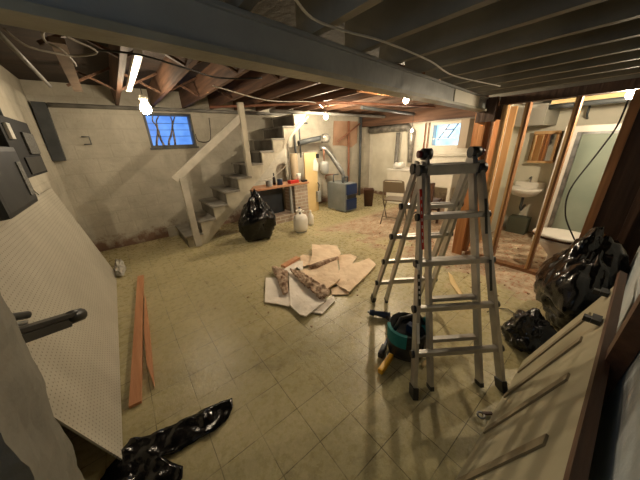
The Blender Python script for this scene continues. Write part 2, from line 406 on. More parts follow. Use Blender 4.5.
MB().bar((x + .06, 3.08, ez0 + .15), (x + .06, 2.86, ez1 - .04), .02, .02).bar((x + .06, 2.86, ez0 + .18), (x + .06, 2.66, ez1 - .02), .02, .02).bar((x + .06, 2.92, ez0 + .36), (x + .06, 2.74, ez0 + .36), .02, .02).build('latch_bar', M['black_metal'], w2)

# ------------------------------------------------------------------ steel beam
bm_ = thing('steel_beam', (1.3, .98, 1.748), 'long blue-grey painted steel beam crossing under the ceiling joists', 'beam')
BX0, BX1 = XL, 3.30
def by(x): return .825 + .118 * x
def beam_part(name, m, a, b_, z0, z1):
    MB().poly([(BX0, by(BX0) + a, z0), (BX1, by(BX1) + a, z0), (BX1, by(BX1) + b_, z0), (BX0, by(BX0) + b_, z0)], (0, 0, z1 - z0)).build(name, m, bm_)
beam_part('web', M['beam'], .005, .055, 1.768, 1.864)
beam_part('bottom_flange', M['beam_flange'], -.015, .076, 1.748, 1.768)
beam_part('top_flange', M['beam'], -.010, .070, 1.864, 1.878)
tag(MB().poly([(2.3, by(2.3) + .003, 1.77), (3.0, by(3.0) + .003, 1.77), (3.0, by(3.0) + .003, 1.862), (2.3, by(2.3) + .003, 1.862)], (0, -.006, 0)).build('patch_plate', M['offwhite']), 'pale weathered plate on the side of the steel beam near the studs', 'plate')
tag(MB().box(3.302, 3.375, 1.12, 1.30, 1.64, 1.878).build('post_block', M['dark_ply']), 'dark wood block between the steel beam end and the studs', 'block')

# lower girder and clutter at the far right of the ceiling
tag(MB().box(5.45, 5.60, 1.43, YB - .01, 1.84, 2.115).build('wooden_girder', M['joist']), 'dark wooden girder under the joists before the small bright window', 'girder')

# ------------------------------------------------------------------ stairs
ys0, ys1 = 4.18, 5.0
st = thing('staircase', (.75, 4.6, 0), 'grey painted wooden staircase rising along the far block wall', 'staircase')
n = 10; rise = .2; run = .242; sx = .56
for side, yy in (('near', ys0), ('far', ys1 - .04)):
    o = [(sx + .06, 0), (sx + .0, 0)]
    prof = [(sx + .02, 0.0)]
    for k in range(n):
        prof.append((sx + .02 + run * k, rise * (k + 1) - .03)); prof.append((sx + .02 + run * (k + 1), rise * (k + 1) - .03))
    prof.append((sx + .02 + run * n, rise * n - .12)); prof.append((sx + .30, 0))
    # drop duplicated corner
    MB().poly([(a, yy, b_) for a, b_ in prof], (0, .04, 0)).build('stringer', M['stringer'] if side == 'near' else M['stair'], st)
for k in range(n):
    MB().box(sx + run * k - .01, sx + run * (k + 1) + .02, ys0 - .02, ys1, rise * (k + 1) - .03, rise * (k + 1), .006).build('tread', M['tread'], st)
    MB().box(sx + run * k + .015, sx + run * k + .032, ys0 + .04, ys1 - .04, rise * k, rise * (k + 1) - .03).build('riser', mat('riser_shaded_grey', (.11, .10, .082), .6, (.18, .165, .14), 6), st)  # shade between the steps put into the riser colour
MB().box(.66, .75, ys0 - .10, ys0 - .022, .02, 1.10).build('newel_post', M['stair'], st)
MB().box(1.70, 1.78, ys0 - .10, ys0 - .022, 1.02, ZW - .002).build('upper_post', M['stringer'], st)
MB().bar((.60, ys0 - .06, 1.08), (1.74, ys0 - .06, 1.93), .10, .035, (0, 0, 1)).build('handrail', mat('rail_grey', (.42, .39, .33), .5, (.54, .50, .43), 6), st)
MB().box(sx - .14, sx + .16, ys0 + .9, ys1 - .0, 0, .18).build('side_block', M['stair'], st)

# ------------------------------------------------------------------ beam stub / duct hanging at left corner
dd = tag(MB().bar((-.565, 4.99, 2.11), (-.59, 4.99, 1.40), .13, .10, (1, 0, 0)).build('duct', mat('dark_duct', (.035, .04, .045), .6, (.06, .065, .07), 6)), 'dark grey square duct coming down the far left corner', 'duct')
tag(MB().tube([(-.28, 5.0, 1.70), (-.20, 5.0, 1.70), (-.20, 5.0, 1.60), (-.28, 5.0, 1.60)], .008, 6).build('metal_hook', M['dark_steel']), 'small bent metal hook on the wall beside the grey duct', 'hook')
# pipe running along the wall top
tag(MB().tube([(-.49, 5.0, 2.085), (1.3, 5.0, 2.085), (3.3, 4.98, 2.075)], .028, 10).build('overhead_pipe', M['pipe_grey']), 'long grey pipe running along the top of the far wall', 'pipe')

# ------------------------------------------------------------------ electrical panels on left wall
ep = thing('electrical_panel', (XL + .08, 3.0, 1.33), 'black electrical box mounted on the left wall above the pegboard', 'electrical box')
MB().box(XL + .001, -.51, 2.60, 3.42, 1.34, 1.75, .01).build('box', mat('flat_black_box', (.004, .004, .005), .75), ep)
MB().box(-.509, -.495, 3.02, 3.36, 1.50, 1.66, .004).build('breaker_row', mat('worn_grey_label', (.16, .155, .135), .5, (.03, .03, .03), 60), ep)
MB().box(-.509, -.49, 2.66, 2.74, 1.60, 1.70, .004).build('switch_lever', M['white'], ep)
MB().box(-.509, -.50, 2.80, 3.34, 1.36, 1.48, .004).build('door', M['black_metal'], ep)
for yy in (2.95, 3.22): MB().tube([(XL + .06, yy, 1.751), (XL + .06, yy, 2.10)], .012, 8).build('conduit', M['dark_steel'], ep)
ep2 = thing('meter_box', (XL + .1, 2.2, 1.2), 'dark grey rounded metal box beside the black electrical box', 'electrical box')
MB().box(XL + .001, -.47, 1.86, 2.50, 1.20, 1.55, .03).build('box', mat('dark_meter_paint', (.016, .018, .020), .5, (.03, .033, .035), 6), ep2)
MB().box(-.469, -.463, 2.34, 2.42, 1.26, 1.46).build('label', mat('worn_grey_print', (.25, .25, .23), .5, (.06, .06, .055), 50), ep2)
for k in range(3):
    yy = 2.80 + .07 * k
    tag(MB().tube([(XL + .07, yy, 1.338), (XL + .09, yy - .02 * k, 1.28), (XL + .10 + .015 * k, yy - .06, 1.20), (XL + .07 + .01 * k, yy - .16 + .02 * k, 1.19), (XL + .04, yy - .2, 1.33 - .02 * k)], .006, 6).build('loose_cable', M['wire_white' if k != 1 else 'wire_black']), ['pale loose cable looping under the black electrical box, nearest the camera', 'black loose cable looping under the black electrical box', 'pale loose cable looping under the black electrical box, nearest the stairs'][k], 'cable', 'cables under the electrical box')

# ------------------------------------------------------------------ pegboard leaning on left wall
def pegboard():
    mb = MB()
    # local plate: Y along board, Z up the board; outline as in the photo, bowed bottom corner
    L_ = 2.72; H = 1.17
    pts = [(0, 1.27, 0.0), (0, 1.42, 0), (0, 3.2, 0), (0, 3.82, 0), (0, 3.92, .06), (0, 3.97, .55), (0, 4.02, H), (0, 1.22, H)]
    return mb.poly(pts, (.008, 0, 0))
pb = pegboard().build('pegboard', M['pegboard'])
tag(pb, 'large cream perforated pegboard sheet leaning against the left wall', 'pegboard')
tilt = math.asin(.26 / 1.17)
pb.rotation_euler = (0, -tilt, 0); pb.location = (-.372, pb.location.y, 0.003)

# white crumpled plastic behind the pegboard foot
def blob(name, c, rx, ry, rz, amp, freq, m, seed=0, sub=4, flat=None, parent=None, top=0.0, keepbase=True, prof=None):
    mb = MB(); bmesh.ops.create_icosphere(mb.b, subdivisions=sub, radius=1)
    for v in mb.b.verts:
        p = v.co.copy(); off = V((seed * 3.3, seed * 1.7, seed))
        d = noise.noise(p * freq + off) * amp + abs(noise.noise(p * freq * 2.6 + off)) * amp * .6 + abs(noise.noise(p * freq * 6 + off)) * amp * .25
        t = (p.z + 1) / 2
        w = prof(t) if prof else 1
        q = V((p.x * rx * w, p.y * ry * w, p.z * rz)) * (1 + d)
        if t < .12: q.z = max(q.z, -rz * .86)
        v.co = q
    zmin = min(v.co.z for v in mb.b.verts)
    for v in mb.b.verts: v.co += V(c) - V((0, 0, zmin))
    for f_ in mb.b.faces: f_.smooth = True
    return mb.build(name, m, parent)
tag(blob('plastic_wrap', (-.315, 3.98, .0), .05, .24, .05, .5, 2.2, mat('clear_white_wrap', (.6, .58, .52), .25, (.35, .33, .29), 12), 4, 4), 'crumpled whitish plastic wrap beside the far end of the pegboard', 'plastic wrap')

# ------------------------------------------------------------------ black clamp on the pier
cl = thing('steel_bracket', (-.37, .93, .98), 'black steel bracket arm sticking out from behind the grey plaster pier', 'bracket')
a0 = aty(14, 336, 1.02); tip = aty(85, 313, 1.20); u = (tip - a0).normalized(); ln_ = (tip - a0).length
a1 = a0 - u * .10
MB().bar(a1 + V((0, 0, .012)), a0 + u * (ln_ - .05) + V((0, 0, .012)), .016, .04, (0, 0, 1), .003).build('upper_arm', M['black_plastic'], cl)
MB().bar(a1 + V((0, 0, -.016)), a0 + u * (ln_ * .68) + V((0, 0, -.016)), .030, .030, (0, 0, 1), .003).build('lower_channel', M['black_metal'], cl)
MB().tube([a0 + u * (ln_ * .66), a0 + u * (ln_ * .76), a0 + u * (ln_ * .93), tip], [.018, .026, .024, .010], 10).build('rubber_tip', M['black_plastic'], cl)
MB().bar(a1 + V((0, 0, -.05)), a1 + V((0, 0, .10)), .04, .03, (0, 1, 0)).build('mounting_plate', M['black_metal'], cl)
MB().tube([a1 + V((0, 0, .075)), a1 + u * .16 + V((0, 0, .055))], .012, 8).build('clamp_screw', M['black_metal'], cl)
MB().tube([a1 + V((0, 0, .045)), a1 + u * .145 + V((0, 0, .032))], .007, 8).build('bolt', M['steel'], cl)
bpy.context.view_layer.update()

# ------------------------------------------------------------------ wooden strips on floor
def strip(name, p0, p1, w, h, m, label, cat='board', z=0, group=None, taper=1.0):
    p0, p1 = V(p0), V(p1); d = (p1 - p0).normalized(); s = V((-d.y, d.x, 0))
    a = [p0 - s * w / 2, p0 + s * w / 2, p1 + s * w / 2 * taper, p1 - s * w / 2 * taper]
    return tag(MB().poly([V((q.x, q.y, z + .002)) for q in a], (0, 0, h)).build(name, m), label, cat, group)
strip('wooden_board', at(141, 277), at(136, 406), .065, .02, M['red_board'], 'long straight reddish board lying on the tiles beside the pegboard', z=.0)
tag(MB().poly([at(145.5, 296, .003), at(150, 330, .003), at(155, 388, .003), at(147.5, 366, .003), at(144.5, 330, .003)], (0, 0, .022)).build('wooden_board', M['red_board']), 'narrow reddish board splaying out beside the longer straight one, pointed at the near end', 'board')

# ------------------------------------------------------------------ flat lumpy sheets
def sheet(name, outline, h, z0, amp, freq, m, label, cat, cuts=4, seed=0, group=None, tilt=(0, 0), smooth=True, fold=0):
    mb = MB(); b = mb.b
    vs = [b.verts.new(V((p[0], p[1], 0))) for p in outline]
    f_ = b.faces.new(vs); bmesh.ops.triangulate(b, faces=[f_])
    for _ in range(cuts):
        bmesh.ops.subdivide_edges(b, edges=[e for e in b.edges if e.calc_length() > .03], cuts=1, use_grid_fill=True)
        bmesh.ops.triangulate(b, faces=b.faces[:])
    c = sum((v.co for v in b.verts), V()) / len(b.verts)
    for v in b.verts:
        p = v.co * freq + V((seed * 5.1, seed, 0))
        a = abs(noise.noise(p)) + .5 * abs(noise.noise(p * 2.3)) + .25 * abs(noise.noise(p * 5))
        v.co.z = z0 + amp * a + (v.co.x - c.x) * tilt[0] + (v.co.y - c.y) * tilt[1]
    zm = min(v.co.z for v in b.verts)
    if zm < z0:
        for v in b.verts: v.co.z += z0 - zm
    r = bmesh.ops.extrude_face_region(b, geom=b.faces[:])
    for g in r['geom']:
        if isinstance(g, bmesh.types.BMVert): g.co.z += h
    for q in b.faces: q.smooth = smooth
    return tag(mb.build(name, m), label, cat, group)

def px(*a): return [at(q[0], q[1], .02) for q in a]
sheet('black_plastic_bag', px((232, 397), (233, 406), (228, 417), (214, 431), (200, 437), (176, 452), (160, 456), (183, 466), (182, 477), (165, 500), (120, 520), (90, 520), (100, 478), (124, 446), (130, 438), (150, 434), (176, 422), (202, 409)), .004, .003, .024, 11, M['bag'], 'crumpled empty black plastic bag lying flat on the near floor tiles', 'bag', cuts=5, seed=2)

# torn board pile: paler, larger first, stacked upwards
pile = [
 ('wallboard_piece', [(266, 279), (287, 278), (291, 306), (289, 308), (265, 303)], .012, .002, 'sheet_white', 'whitish torn board at the left edge of the pile, under the brown crumbly piece', (0, 0)),
 ('wallboard_piece', [(313, 311), (334, 297), (335, 302), (322, 315), (310, 313)], .010, .002, 'sheet_white', 'small whitish corner of torn board at the near right of the pile', (0, 0)),
 ('wallboard_piece', [(331, 290), (345, 285), (349, 295), (332, 296)], .010, .002, 'sheet_tan', 'small tan board corner poking out below the big right sheet', (0, 0)),
 ('wallboard_piece', [(338, 256), (350, 255), (357, 258), (352, 265), (340, 270)], .010, .004, 'sheet_tan', 'small tan torn sheet between the top sheet and the right sheet', (0, 0)),
 ('wallboard_piece', [(300, 258), (303, 256), (314, 257), (312, 265), (303, 268)], .010, .004, 'sheet_tan', 'small tan scrap at the back left of the pile beside the orange wood', (0, 0)),
 ('wallboard_piece', [(340, 270), (369, 259), (376, 266), (349, 294), (334, 284)], .012, .016, 'sheet_tan', 'large tan sheet at the right side of the pile', (0.0, 0.0)),
 ('wallboard_piece', [(289, 272), (325, 301), (325, 303), (306, 318), (300, 316), (290, 306)], .012, .020, 'sheet_white', 'large whitish torn sheet at the near left of the pile', (0, 0)),
 ('wallboard_piece', [(303, 273), (297, 268), (290, 274), (284, 272), (291, 262), (303, 262)], .012, .022, 'sheet_white', 'pale scrap beneath the centre sheet, beside the orange wood', (0, 0)),
 ('wallboard_piece', [(299, 273), (322, 268), (337, 261), (340, 281), (325, 291), (312, 283)], .012, .045, 'sheet_tan', 'broad tan sheet lying in the centre of the pile', (.03, .04)),
 ('wallboard_piece', [(312, 246), (337, 247), (341, 254), (336, 260), (309, 268), (312, 257)], .012, .055, 'sheet_tan', 'tan sheet with a curled brown edge on the back top of the pile', (0, .02)),
]
for k, (nm, o, h, z0, m, lab, tl) in enumerate(pile):
    sheet(nm, [at(q[0], q[1], z0) for q in o], h, z0, .02, 3.5, M[m], lab, 'wallboard', cuts=4, seed=k, group='torn wallboard pile', tilt=tl, smooth=False)
sheet('crumbled_backing', [at(*q, .03) for q in ((272, 270), (279, 268), (288, 273), (288, 295), (283, 296), (277, 280))], .02, .02, .07, 14, M['crumble'], 'short brown crumbly backing piece at the left of the pile', 'debris', cuts=5, seed=31)
sheet('crumbled_backing', [at(*q, .04) for q in ((290, 272), (300, 274), (330, 293), (329, 298), (320, 301), (303, 286))], .02, .045, .06, 14, M['crumble'], 'long brown crumbly backing strip across the near side of the pile', 'debris', cuts=5, seed=33)
cr = at(310, 268, .09); cr2 = at(338, 258, .10)
tag(MB().tube([cr, cr.lerp(cr2, .3), cr.lerp(cr2, .6), cr2], [.035, .04, .037, .025], 9).build('rolled_edge', M['crumble']), 'brown rolled scrap on the near edge of the top tan sheet', 'debris')
strip('wood_block', at(283, 267, .05), at(298, 258, .05), .07, .03, M['red_board'], 'short orange wood offcut lying at the back left of the pile', 'wood offcut', z=.04)

rc = MB(); rnd = random.Random(3)
for k in range(130):
    a = rnd.uniform(0, 6.28); d = abs(rnd.gauss(0, .45)) + .15
    p = V((1.45 + math.cos(a) * d * 1.4, 2.0 + math.sin(a) * d, .001)); r_ = rnd.uniform(.003, .011)
    rc.poly([p + V((math.cos(t + a) * r_ * rnd.uniform(.5, 1.3), math.sin(t + a) * r_ * rnd.uniform(.5, 1.3), 0)) for t in (0, 1.4, 2.9, 4.4)], (0, 0, r_ * .5))
for k in range(170):
    p = V((rnd.uniform(2.6, 4.6), rnd.uniform(.35, 2.6), .001)); r_ = rnd.uniform(.004, .016); a = rnd.uniform(0, 6)
    rc.poly([p + V((math.cos(t + a) * r_ * rnd.uniform(.5, 1.3), math.sin(t + a) * r_ * rnd.uniform(.5, 1.3), 0)) for t in (0, 1.4, 2.9, 4.4)], (0, 0, r_ * .5))
tag(rc.build('debris_crumbs', mat('debris_brown', (.16, .075, .035), .9, (.36, .22, .12), 20)), 'brown crumbs of debris scattered over the floor around pile and ladder', 'debris', kind='stuff')
# splinters
sheet('wood_splinter', [at(*q) for q in ((448, 273), (452, 276), (458, 288), (464, 298), (458, 295), (450, 284))], .01, .002, .01, 5, M['ply_yellow'], 'pale wood splinter lying on the floor behind the ladder', 'wood offcut', cuts=3, seed=9)
sheet('wood_splinter', [at(*q) for q in ((421, 365), (432, 354), (433, 357), (423, 369))], .008, .002, .006, 5, M['ply_yellow'], 'thin pale sliver on the floor by the ladder foot', 'wood offcut', cuts=3, seed=10)

# ------------------------------------------------------------------ ladder
ld = thing('multi_position_ladder', (1.6, .75, 0), 'aluminium folding A-frame ladder standing open on the tiled floor', 'ladder')
Fm = V((1.315, .345, 0)); U = V((.813, -.583, 0)); D = V((.583, .813, 0)); TOPZ = 1.40; HALF = .49
def fp(w, z, back=False, out=0.0):
    'point on the front or back ladder face'
    t = z / TOPZ
    base = Fm + D * ((2 * HALF - t * HALF + out) if back else (t * HALF - out))
    return base + U * w + V((0, 0, z))
def ow(z): return .283 - (.283 - .176) * z / 1.34
for back in (False, True):
    for sgn in (-1, 1):
        o = MB().bar(fp(sgn * ow(.02), .03, back, .016), fp(sgn * ow(1.34), 1.36, back, .016), .022, .055, U).build('outer_rail', M['alu'], ld)
        MB().bar(fp(sgn * .283, .0, back, .016), fp(sgn * ow(.07), .07, back, .016), .034, .068, U, .004).build('rubber_foot', M['black_plastic'], o)
        o = MB().bar(fp(sgn * .160, .035, back, -.016), fp(sgn * .142, 1.38, back, -.004), .020, .052, U).build('inner_rail', M['alu'], ld)
        MB().bar(fp(sgn * .160, .012, back, -.016), fp(sgn * .160, .038, back, -.016), .024, .056, U).build('end_cap', M['black_plastic'], o)
    for k, z in enumerate((.26, .525, .79, 1.055, 1.32)):
        w = ow(z) + .012
        r = MB().bar(fp(-w, z, back, .018), fp(w, z, back, .018), .060 if k == 4 else .032, .034, (0, 0, 1), .006).build('rung', M['alu'], ld)
        for sgn in (-1, 1):
            MB().tube([fp(sgn * (w - (.03 if k == 4 else .012)), z, back, .018), fp(sgn * (w + .016), z, back, .018)], .034 if k == 4 else .024, 10).build('rung_cap', M['black_plastic'], r)
        zi = z + (.05 if k == 0 else .03 if k == 1 else 0)
        MB().bar(fp(-.14, zi, back, -.02), fp(.14, zi, back, -.02), .026, .03, (0, 0, 1)).build('inner_rung', M['alu'], ld)
for sgn in (-1, 1):
    c = Fm + D * HALF + U * (sgn * .150 + .006) + V((0, 0, 1.41))
    h_ = MB().tube([c - U * .028, c + U * .028], .033, 16).build('hinge', M['black_plastic'], ld)
    MB().bar(c - D * .005, fp(sgn * .152, 1.27), .008, .05, U).bar(c + D * .005, fp(sgn * .152, 1.27, True), .008, .05, U).build('hinge_plate', M['steel'], ld)
    MB().tube([c + U * sgn * .03, c + U * sgn * .052], .022, 10).build('hinge_knob', mat('dark_red_knob', (.12, .01, .015), .4), ld)
# decals on rails
def decal(w, z0, z1, m, nm='sticker', lab=None):
    d = MB().bar(fp(w, z0, False, .045), fp(w, z1, False, .045), .016, .002, U).build(nm, m, ld)
    if lab: d['label'] = lab
decal(-ow(1.0), .88, 1.22, M['red'], lab='red rail sticker')
decal(-ow(.6), .56, .74, M['black_metal'], lab='black rail sticker')
decal(-ow(.6), .765, .80, M['white'], lab='white rail sticker')
decal(-ow(.4), .34, .46, M['paper'], lab='pale rail sticker')
decal(.19, .95, 1.15, M['black_metal'], lab='black rail sticker')
decal(.21, .62, .80, M['black_metal'], lab='black rail sticker')
for k, z in enumerate((.60, .63, .66, .70)):
    MB().bar(fp(-ow(.6), z, False, .047), fp(-ow(.6), z + .015, False, .047), .009, .002, U).build('sticker_mark', M['white'], ld)
for k in range(7):
    z = .92 + .04 * k
    MB().bar(fp(-ow(1.0), z, False, .047), fp(-ow(1.0), z + .018, False, .047), .004, .002, U).build('sticker_mark', M['white'], ld)

# ------------------------------------------------------------------ tools by the ladder
tb = thing('tool_bag', (1.36, .72, 0), 'open teal and black tool tote bag on the floor under the ladder', 'tool bag')
c0 = V((1.36, .74, 0))
def ringm(c, rx, ry, zs, m, nm, parent, seg=18, rot=.9):
    mb = MB(); rings = []
    for (k, z) in zs:
        rings.append([mb.b.verts.new(c + V((math.cos(a + rot) * rx * k, math.sin(a + rot) * ry * k, z + .012 * math.sin(3 * a)))) for a in [2 * math.pi * i / seg for i in range(seg)]])
    for A_, B_ in zip(rings, rings[1:]):
        for i in range(seg):
            f_ = mb.b.faces.new((A_[i], A_[(i + 1) % seg], B_[(i + 1) % seg], B_[i])); f_.smooth = True
    mb.b.faces.new(rings[0][::-1])
    return mb.build(nm, m, parent)
ringm(c0, .15, .13, [(.9, .015), (1, .06), (1.02, .14), (.98, .17)], M['black_plastic'], 'base', tb)
ringm(c0, .152, .132, [(.99, .17), (1.04, .24), (.97, .25), (.9, .10), (.7, .05)], mat('black_canvas', (.012, .013, .014), .8), 'bag_side', tb)
for a0_, a1_, nm in ((2.3, 3.7, 'teal_panel'), (5.0, 6.0, 'teal_panel')):
    mb = MB(); n_ = 10; g = [[mb.b.verts.new(c0 + V((math.cos(a0_ + (a1_ - a0_) * i / n_ ) * .152 * k_, math.sin(a0_ + (a1_ - a0_) * i / n_) * .132 * k_, z_))) for i in range(n_ + 1)] for k_, z_ in ((1.06, .155), (1.06, .18), (1.09, .262), (.93, .262), (.88, .16))]
    for A_, B_ in zip(g, g[1:]):
        for i in range(n_): mb.b.faces.new((A_[i], A_[i + 1], B_[i + 1], B_[i]))
    mb.build(nm, M['teal'], tb)
MB().tube([c0 + V((-.13, .04, .22)), c0 + V((-.08, .02, .33)), c0 + V((.06, -.03, .33)), c0 + V((.12, -.05, .22))], .013, 8).build('carry_handle', M['black_plastic'], tb)
MB().box(c0.x - .02, c0.x + .10, c0.y - .14, c0.y - .125, .05, .19, .004).build('pocket', M['black_plastic'], tb)
MB().box(c0.x + .0, c0.x + .05, c0.y - .06, c0.y + .02, .06, .24, .01).build('inner_pocket', M['navy'], tb)
# drill
dr = thing('cordless_drill', (1.45, 1.08, 0), 'black and blue cordless drill lying by the ladder back foot', 'drill')
p0 = at(370, 312, .04); p1 = at(390, 316, .04)
MB().tube([p0, p0.lerp(p1, .2), p0.lerp(p1, .25), p0.lerp(p1, .7), p1], [.026, .028, .020, .030, .034], 12).build('body', M['navy'], dr)
q = p1 + V((-.05, -.10, -.005))
MB().bar(p0.lerp(p1, .8), q, .035, .04, None, .008).build('grip', M['black_plastic'], dr)
MB().bar(q + V((-.045, .03, -.01)), q + V((.045, -.03, -.01)), .05, .05, None, .008).build('battery', M['black_plastic'], dr)
MB().tube([p0 - (p1 - p0) * .12, p0], [.010, .016], 8).build('chuck', M['steel'], dr)
# pruning/long tools
def tool(name, a, b_, m1, m2, r, label, cat, frac=.5):
    d = b_ - a
    t = thing(name, (a.x, a.y, 0), label, cat)
    MB().bar(a, a + d * frac, r * 2, r * 1.6, None, r * .4).build('handle', m1, t)
    MB().bar(a + d * (frac + .001), b_, r * 1.1, r * .7, None).build('blade', m2, t)
tool('hand_saw', at(380, 372, .03), at(402, 340, .03), M['yellow'], M['black_metal'], .022, 'hand tool with a yellow handle lying beside the tool bag', 'hand tool', .48)
tool('utility_bar', at(380, 356, .03), at(394, 326, .06), M['black_plastic'], M['navy'], .024, 'dark blue and black bar tool leaning against the tool bag', 'hand tool', .3)
tool('chisel', at(393, 352, .02), at(401, 326, .05), M['navy'], M['steel'], .012, 'slim navy handled chisel between the yellow tool and tool bag', 'hand tool', .6)
# bits on the floor
tag(MB().tube([at(493, 322, .01), at(499, 325, .02), at(505, 330, .01), at(516, 333, .01)], .006, 6).build('wire_scrap', M['wire_black']), 'short black wire scrap on floor right of the ladder', 'wire')
tag(MB().tube([at(487, 312, .01), at(495, 308, .01), at(508, 309, .01), at(515, 314, .01)], .004, 6).build('wire_scrap', M['wire_black']), 'thin curved wire lying on the floor toward the black bags', 'wire')
cp = thing('pipe_clip', at(481, 415), 'small metal clip lying on the floor near the leaning door', 'clip')
q = at(481, 415, .02)
MB().tube([q + V((.018 * math.cos(a), .018 * math.sin(a), 0)) for a in [k * .7 for k in range(9)]], .006, 6).build('ring', M['steel'], cp)
MB().bar(q + V((.02, 0, -.005)), q + V((.06, -.035, -.005)), .016, .012).build('bracket', M['dark_brown'], cp)

# ------------------------------------------------------------------ leaning door at right
def dplane(x, s, off=0.0):
    'point on the leaning door: s metres up its face'
    c_, s_ = math.cos(.31), math.sin(.31)
    return V((x, .148 - s * s_ + off * c_, s * c_ + off * s_ + .002))
dr_ = thing('leaning_door', (1.6, .1, 0), 'cream battened door laid on its side leaning against the right wall', 'door')
x0, x1, H = .50, 1.90, .765
MB().poly([dplane(x0, 0), dplane(x1, 0), dplane(x1, H), dplane(x0, H)], V((0, -.035 * math.cos(.31), -.035 * math.sin(.31))) * 1).build('panel', mat('aged_cream_door', (.30, .27, .175), .5, (.42, .38, .26), 3, bump=.1, bscale=8), dr_)
for k, xx in enumerate((.82, 1.16, 1.46, 1.72)):
    MB().poly([dplane(xx - .022, .05), dplane(xx + .022, .05), dplane(xx + .022, H - .12), dplane(xx - .022, H - .12)], (dplane(0, 0, .008) - dplane(0, 0, 0))).build('batten', mat('batten_brown', (.17, .135, .08), .55, (.24, .195, .12), 8), dr_)
t_ = tag(MB().poly([dplane(.45, H + .003, -.030), dplane(2.1, H + .003, -.030), dplane(2.1, H + .003, .001), dplane(.45, H + .003, .001)], (dplane(0, .02) - dplane(0, 0))).build('timber_rail', M['brown_trim']), 'reddish brown timber lying along the top edge of the leaning door', 'timber')
tm = tag(MB().bar(aty(592, 398, -.132), aty(660, 290, -.132), .075, .05, (0, 0, 1)).build('timber_rail', M['brown_trim']), 'dark brown timber sloping up the blue-grey stone ledge behind the leaning door', 'timber')
for k, (xx, lab) in enumerate(((1.50, 'small black latch on the rail of the leaning door, nearer the camera'), (1.82, 'small black latch on the rail of the leaning door, farther from the camera'))):
    q = dplane(xx, H - .02, .012)
    tag(MB().box(q.x - .03, q.x + .03, q.y - .010, q.y + .02, q.z - .01, q.z + .012).box(q.x - .012, q.x + .012, q.y + .02, q.y + .045, q.z - .02, q.z + .005).build('latch', M['black_metal']), lab, 'latch', 'door latches')

# ------------------------------------------------------------------ stud partition (x = 3.4) and orange studs
XS = 3.40
sp = thing('stud_partition', (XS, .7, 0), 'open wooden stud partition in front of the bathroom', 'stud wall')
def stud(y_, w=.04, d=.09, m='stud_brown', x=XS, z1=1.797, nm='stud', par=None, z0=.04):
    return MB().box(x, x + d, y_ - w / 2, y_ + w / 2, z0, z1).build(nm, M[m], par or sp)
MB().box(XS, XS + .09, .20, 1.17, .0, .035).build('bottom_plate', M['stud_brown'], sp)
MB().box(XS - .02, XS + .10, -.30, 1.12, 1.80, 1.878).build('top_plate', M['dark_ply'], sp)
for yy, mm in ((.87, 'stud_brown'), (.50, 'stud_brown')):
    s_ = stud(yy, m=mm)
    MB().box(XS - .003, XS, yy - .0, yy + .02, .05, 1.79).build('pale_edge', M['stud_pale'], s_)  # paler strip along one edge of the stud face
stud(1.07, .03, .09, 'stud_pale')
MB().box(XS - .03, XS + .06, 1.09, 1.17, 1.66, 1.797).build('post_cap', M['dark_ply'], sp)
op = thing('corner_studs', (3.6, 1.25, 0), 'group of orange studs forming the corner beside the bathroom', 'stud wall')
for (xx, yy, w, d, m, z1) in ((3.35, 1.265, .12, .04, 'stud_orange', 1.74), (3.42, 1.20, .05, .09, 'stud_brown', 1.797), (3.56, 1.27, .09, .04, 'stud_orange', 1.87), (3.74, 1.20, .10, .04, 'stud_orange', 1.87), (3.95, 1.23, .04, .09, 'stud_orange', 1.87), (4.08, 1.18, .07, .04, 'stud_pale', 1.83), (4.2, 1.23, .04, .09, 'stud_pale', 1.83)):
    MB().box(xx, xx + d, yy - w / 2, yy + w / 2, .036 if xx < 3.45 and yy < 1.26 else 0, z1).build('stud', M[m], op)
# dark plywood / board wall right of the opening
db = thing('dark_board_wall', (3.42, 0, 0), 'dark brown plywood sheet fixed on studs beside the bathroom opening', 'plywood')
MB().box(3.42, 3.44, YR + .01, .18, 0, 1.70).build('sheet', M['dark_ply'], db)
MB().box(3.38, 3.418, .125, .185, 0, 1.797).build('edge_stud', M['stud_brown'], db)
MB().box(3.36, 3.418, -.10, -.05, 0, 1.70).build('rib', M['dark_ply'], db)

# ------------------------------------------------------------------ bathroom
XBW = 5.05
struct('wall_bathroom', MB().box(XBW, XBW + .1, YR - .2, 1.24, 0, 1.88), M['bath_wall'])
struct('wall_partition', MB().box(4.3, XBW + .1, 1.25, 1.29, 0, 1.88), M['bath_wall'])
struct('wall_bathroom_side', MB().box(3.46, XBW, YR - .2, YR - .1, 0, 1.88), M['bath_wall'])
tag(MB().box(4.31, XBW - .002, .90, 1.24, 1.60, 1.84).build('soffit_box', mat('grey_soffit', (.26, .255, .22), .6)), 'grey boxed soffit at the top corner of the bathroom', 'soffit')
# shower stall
sh = thing('shower_stall', (4.72, .35, 0), 'white framed shower stall with green frosted door in the bathroom', 'shower')
X = 4.62
MB().box(X, X + .05, .60, .72, .0, 1.57).box(X, X + .05, -.35, .60, 1.50, 1.57).build('frame', M['white'], sh)
MB().box(X + .06, XBW - .002, .66, .72, 0, 1.56).build('side_panel', M['offwhite'], sh)
MB().box(X + .015, X + .035, -.32, .55, .14, 1.47).build('glass_door', M['green_glass'], sh)
MB().box(X, X + .05, -.35, .60, 0, .13).build('threshold', M['white'], sh)
MB().box(X + .005, X + .05, .555, .598, .13, 1.498).box(X + .005, X + .05, -.3, .55, 1.472, 1.498).build('door_post', M['steel'], sh)
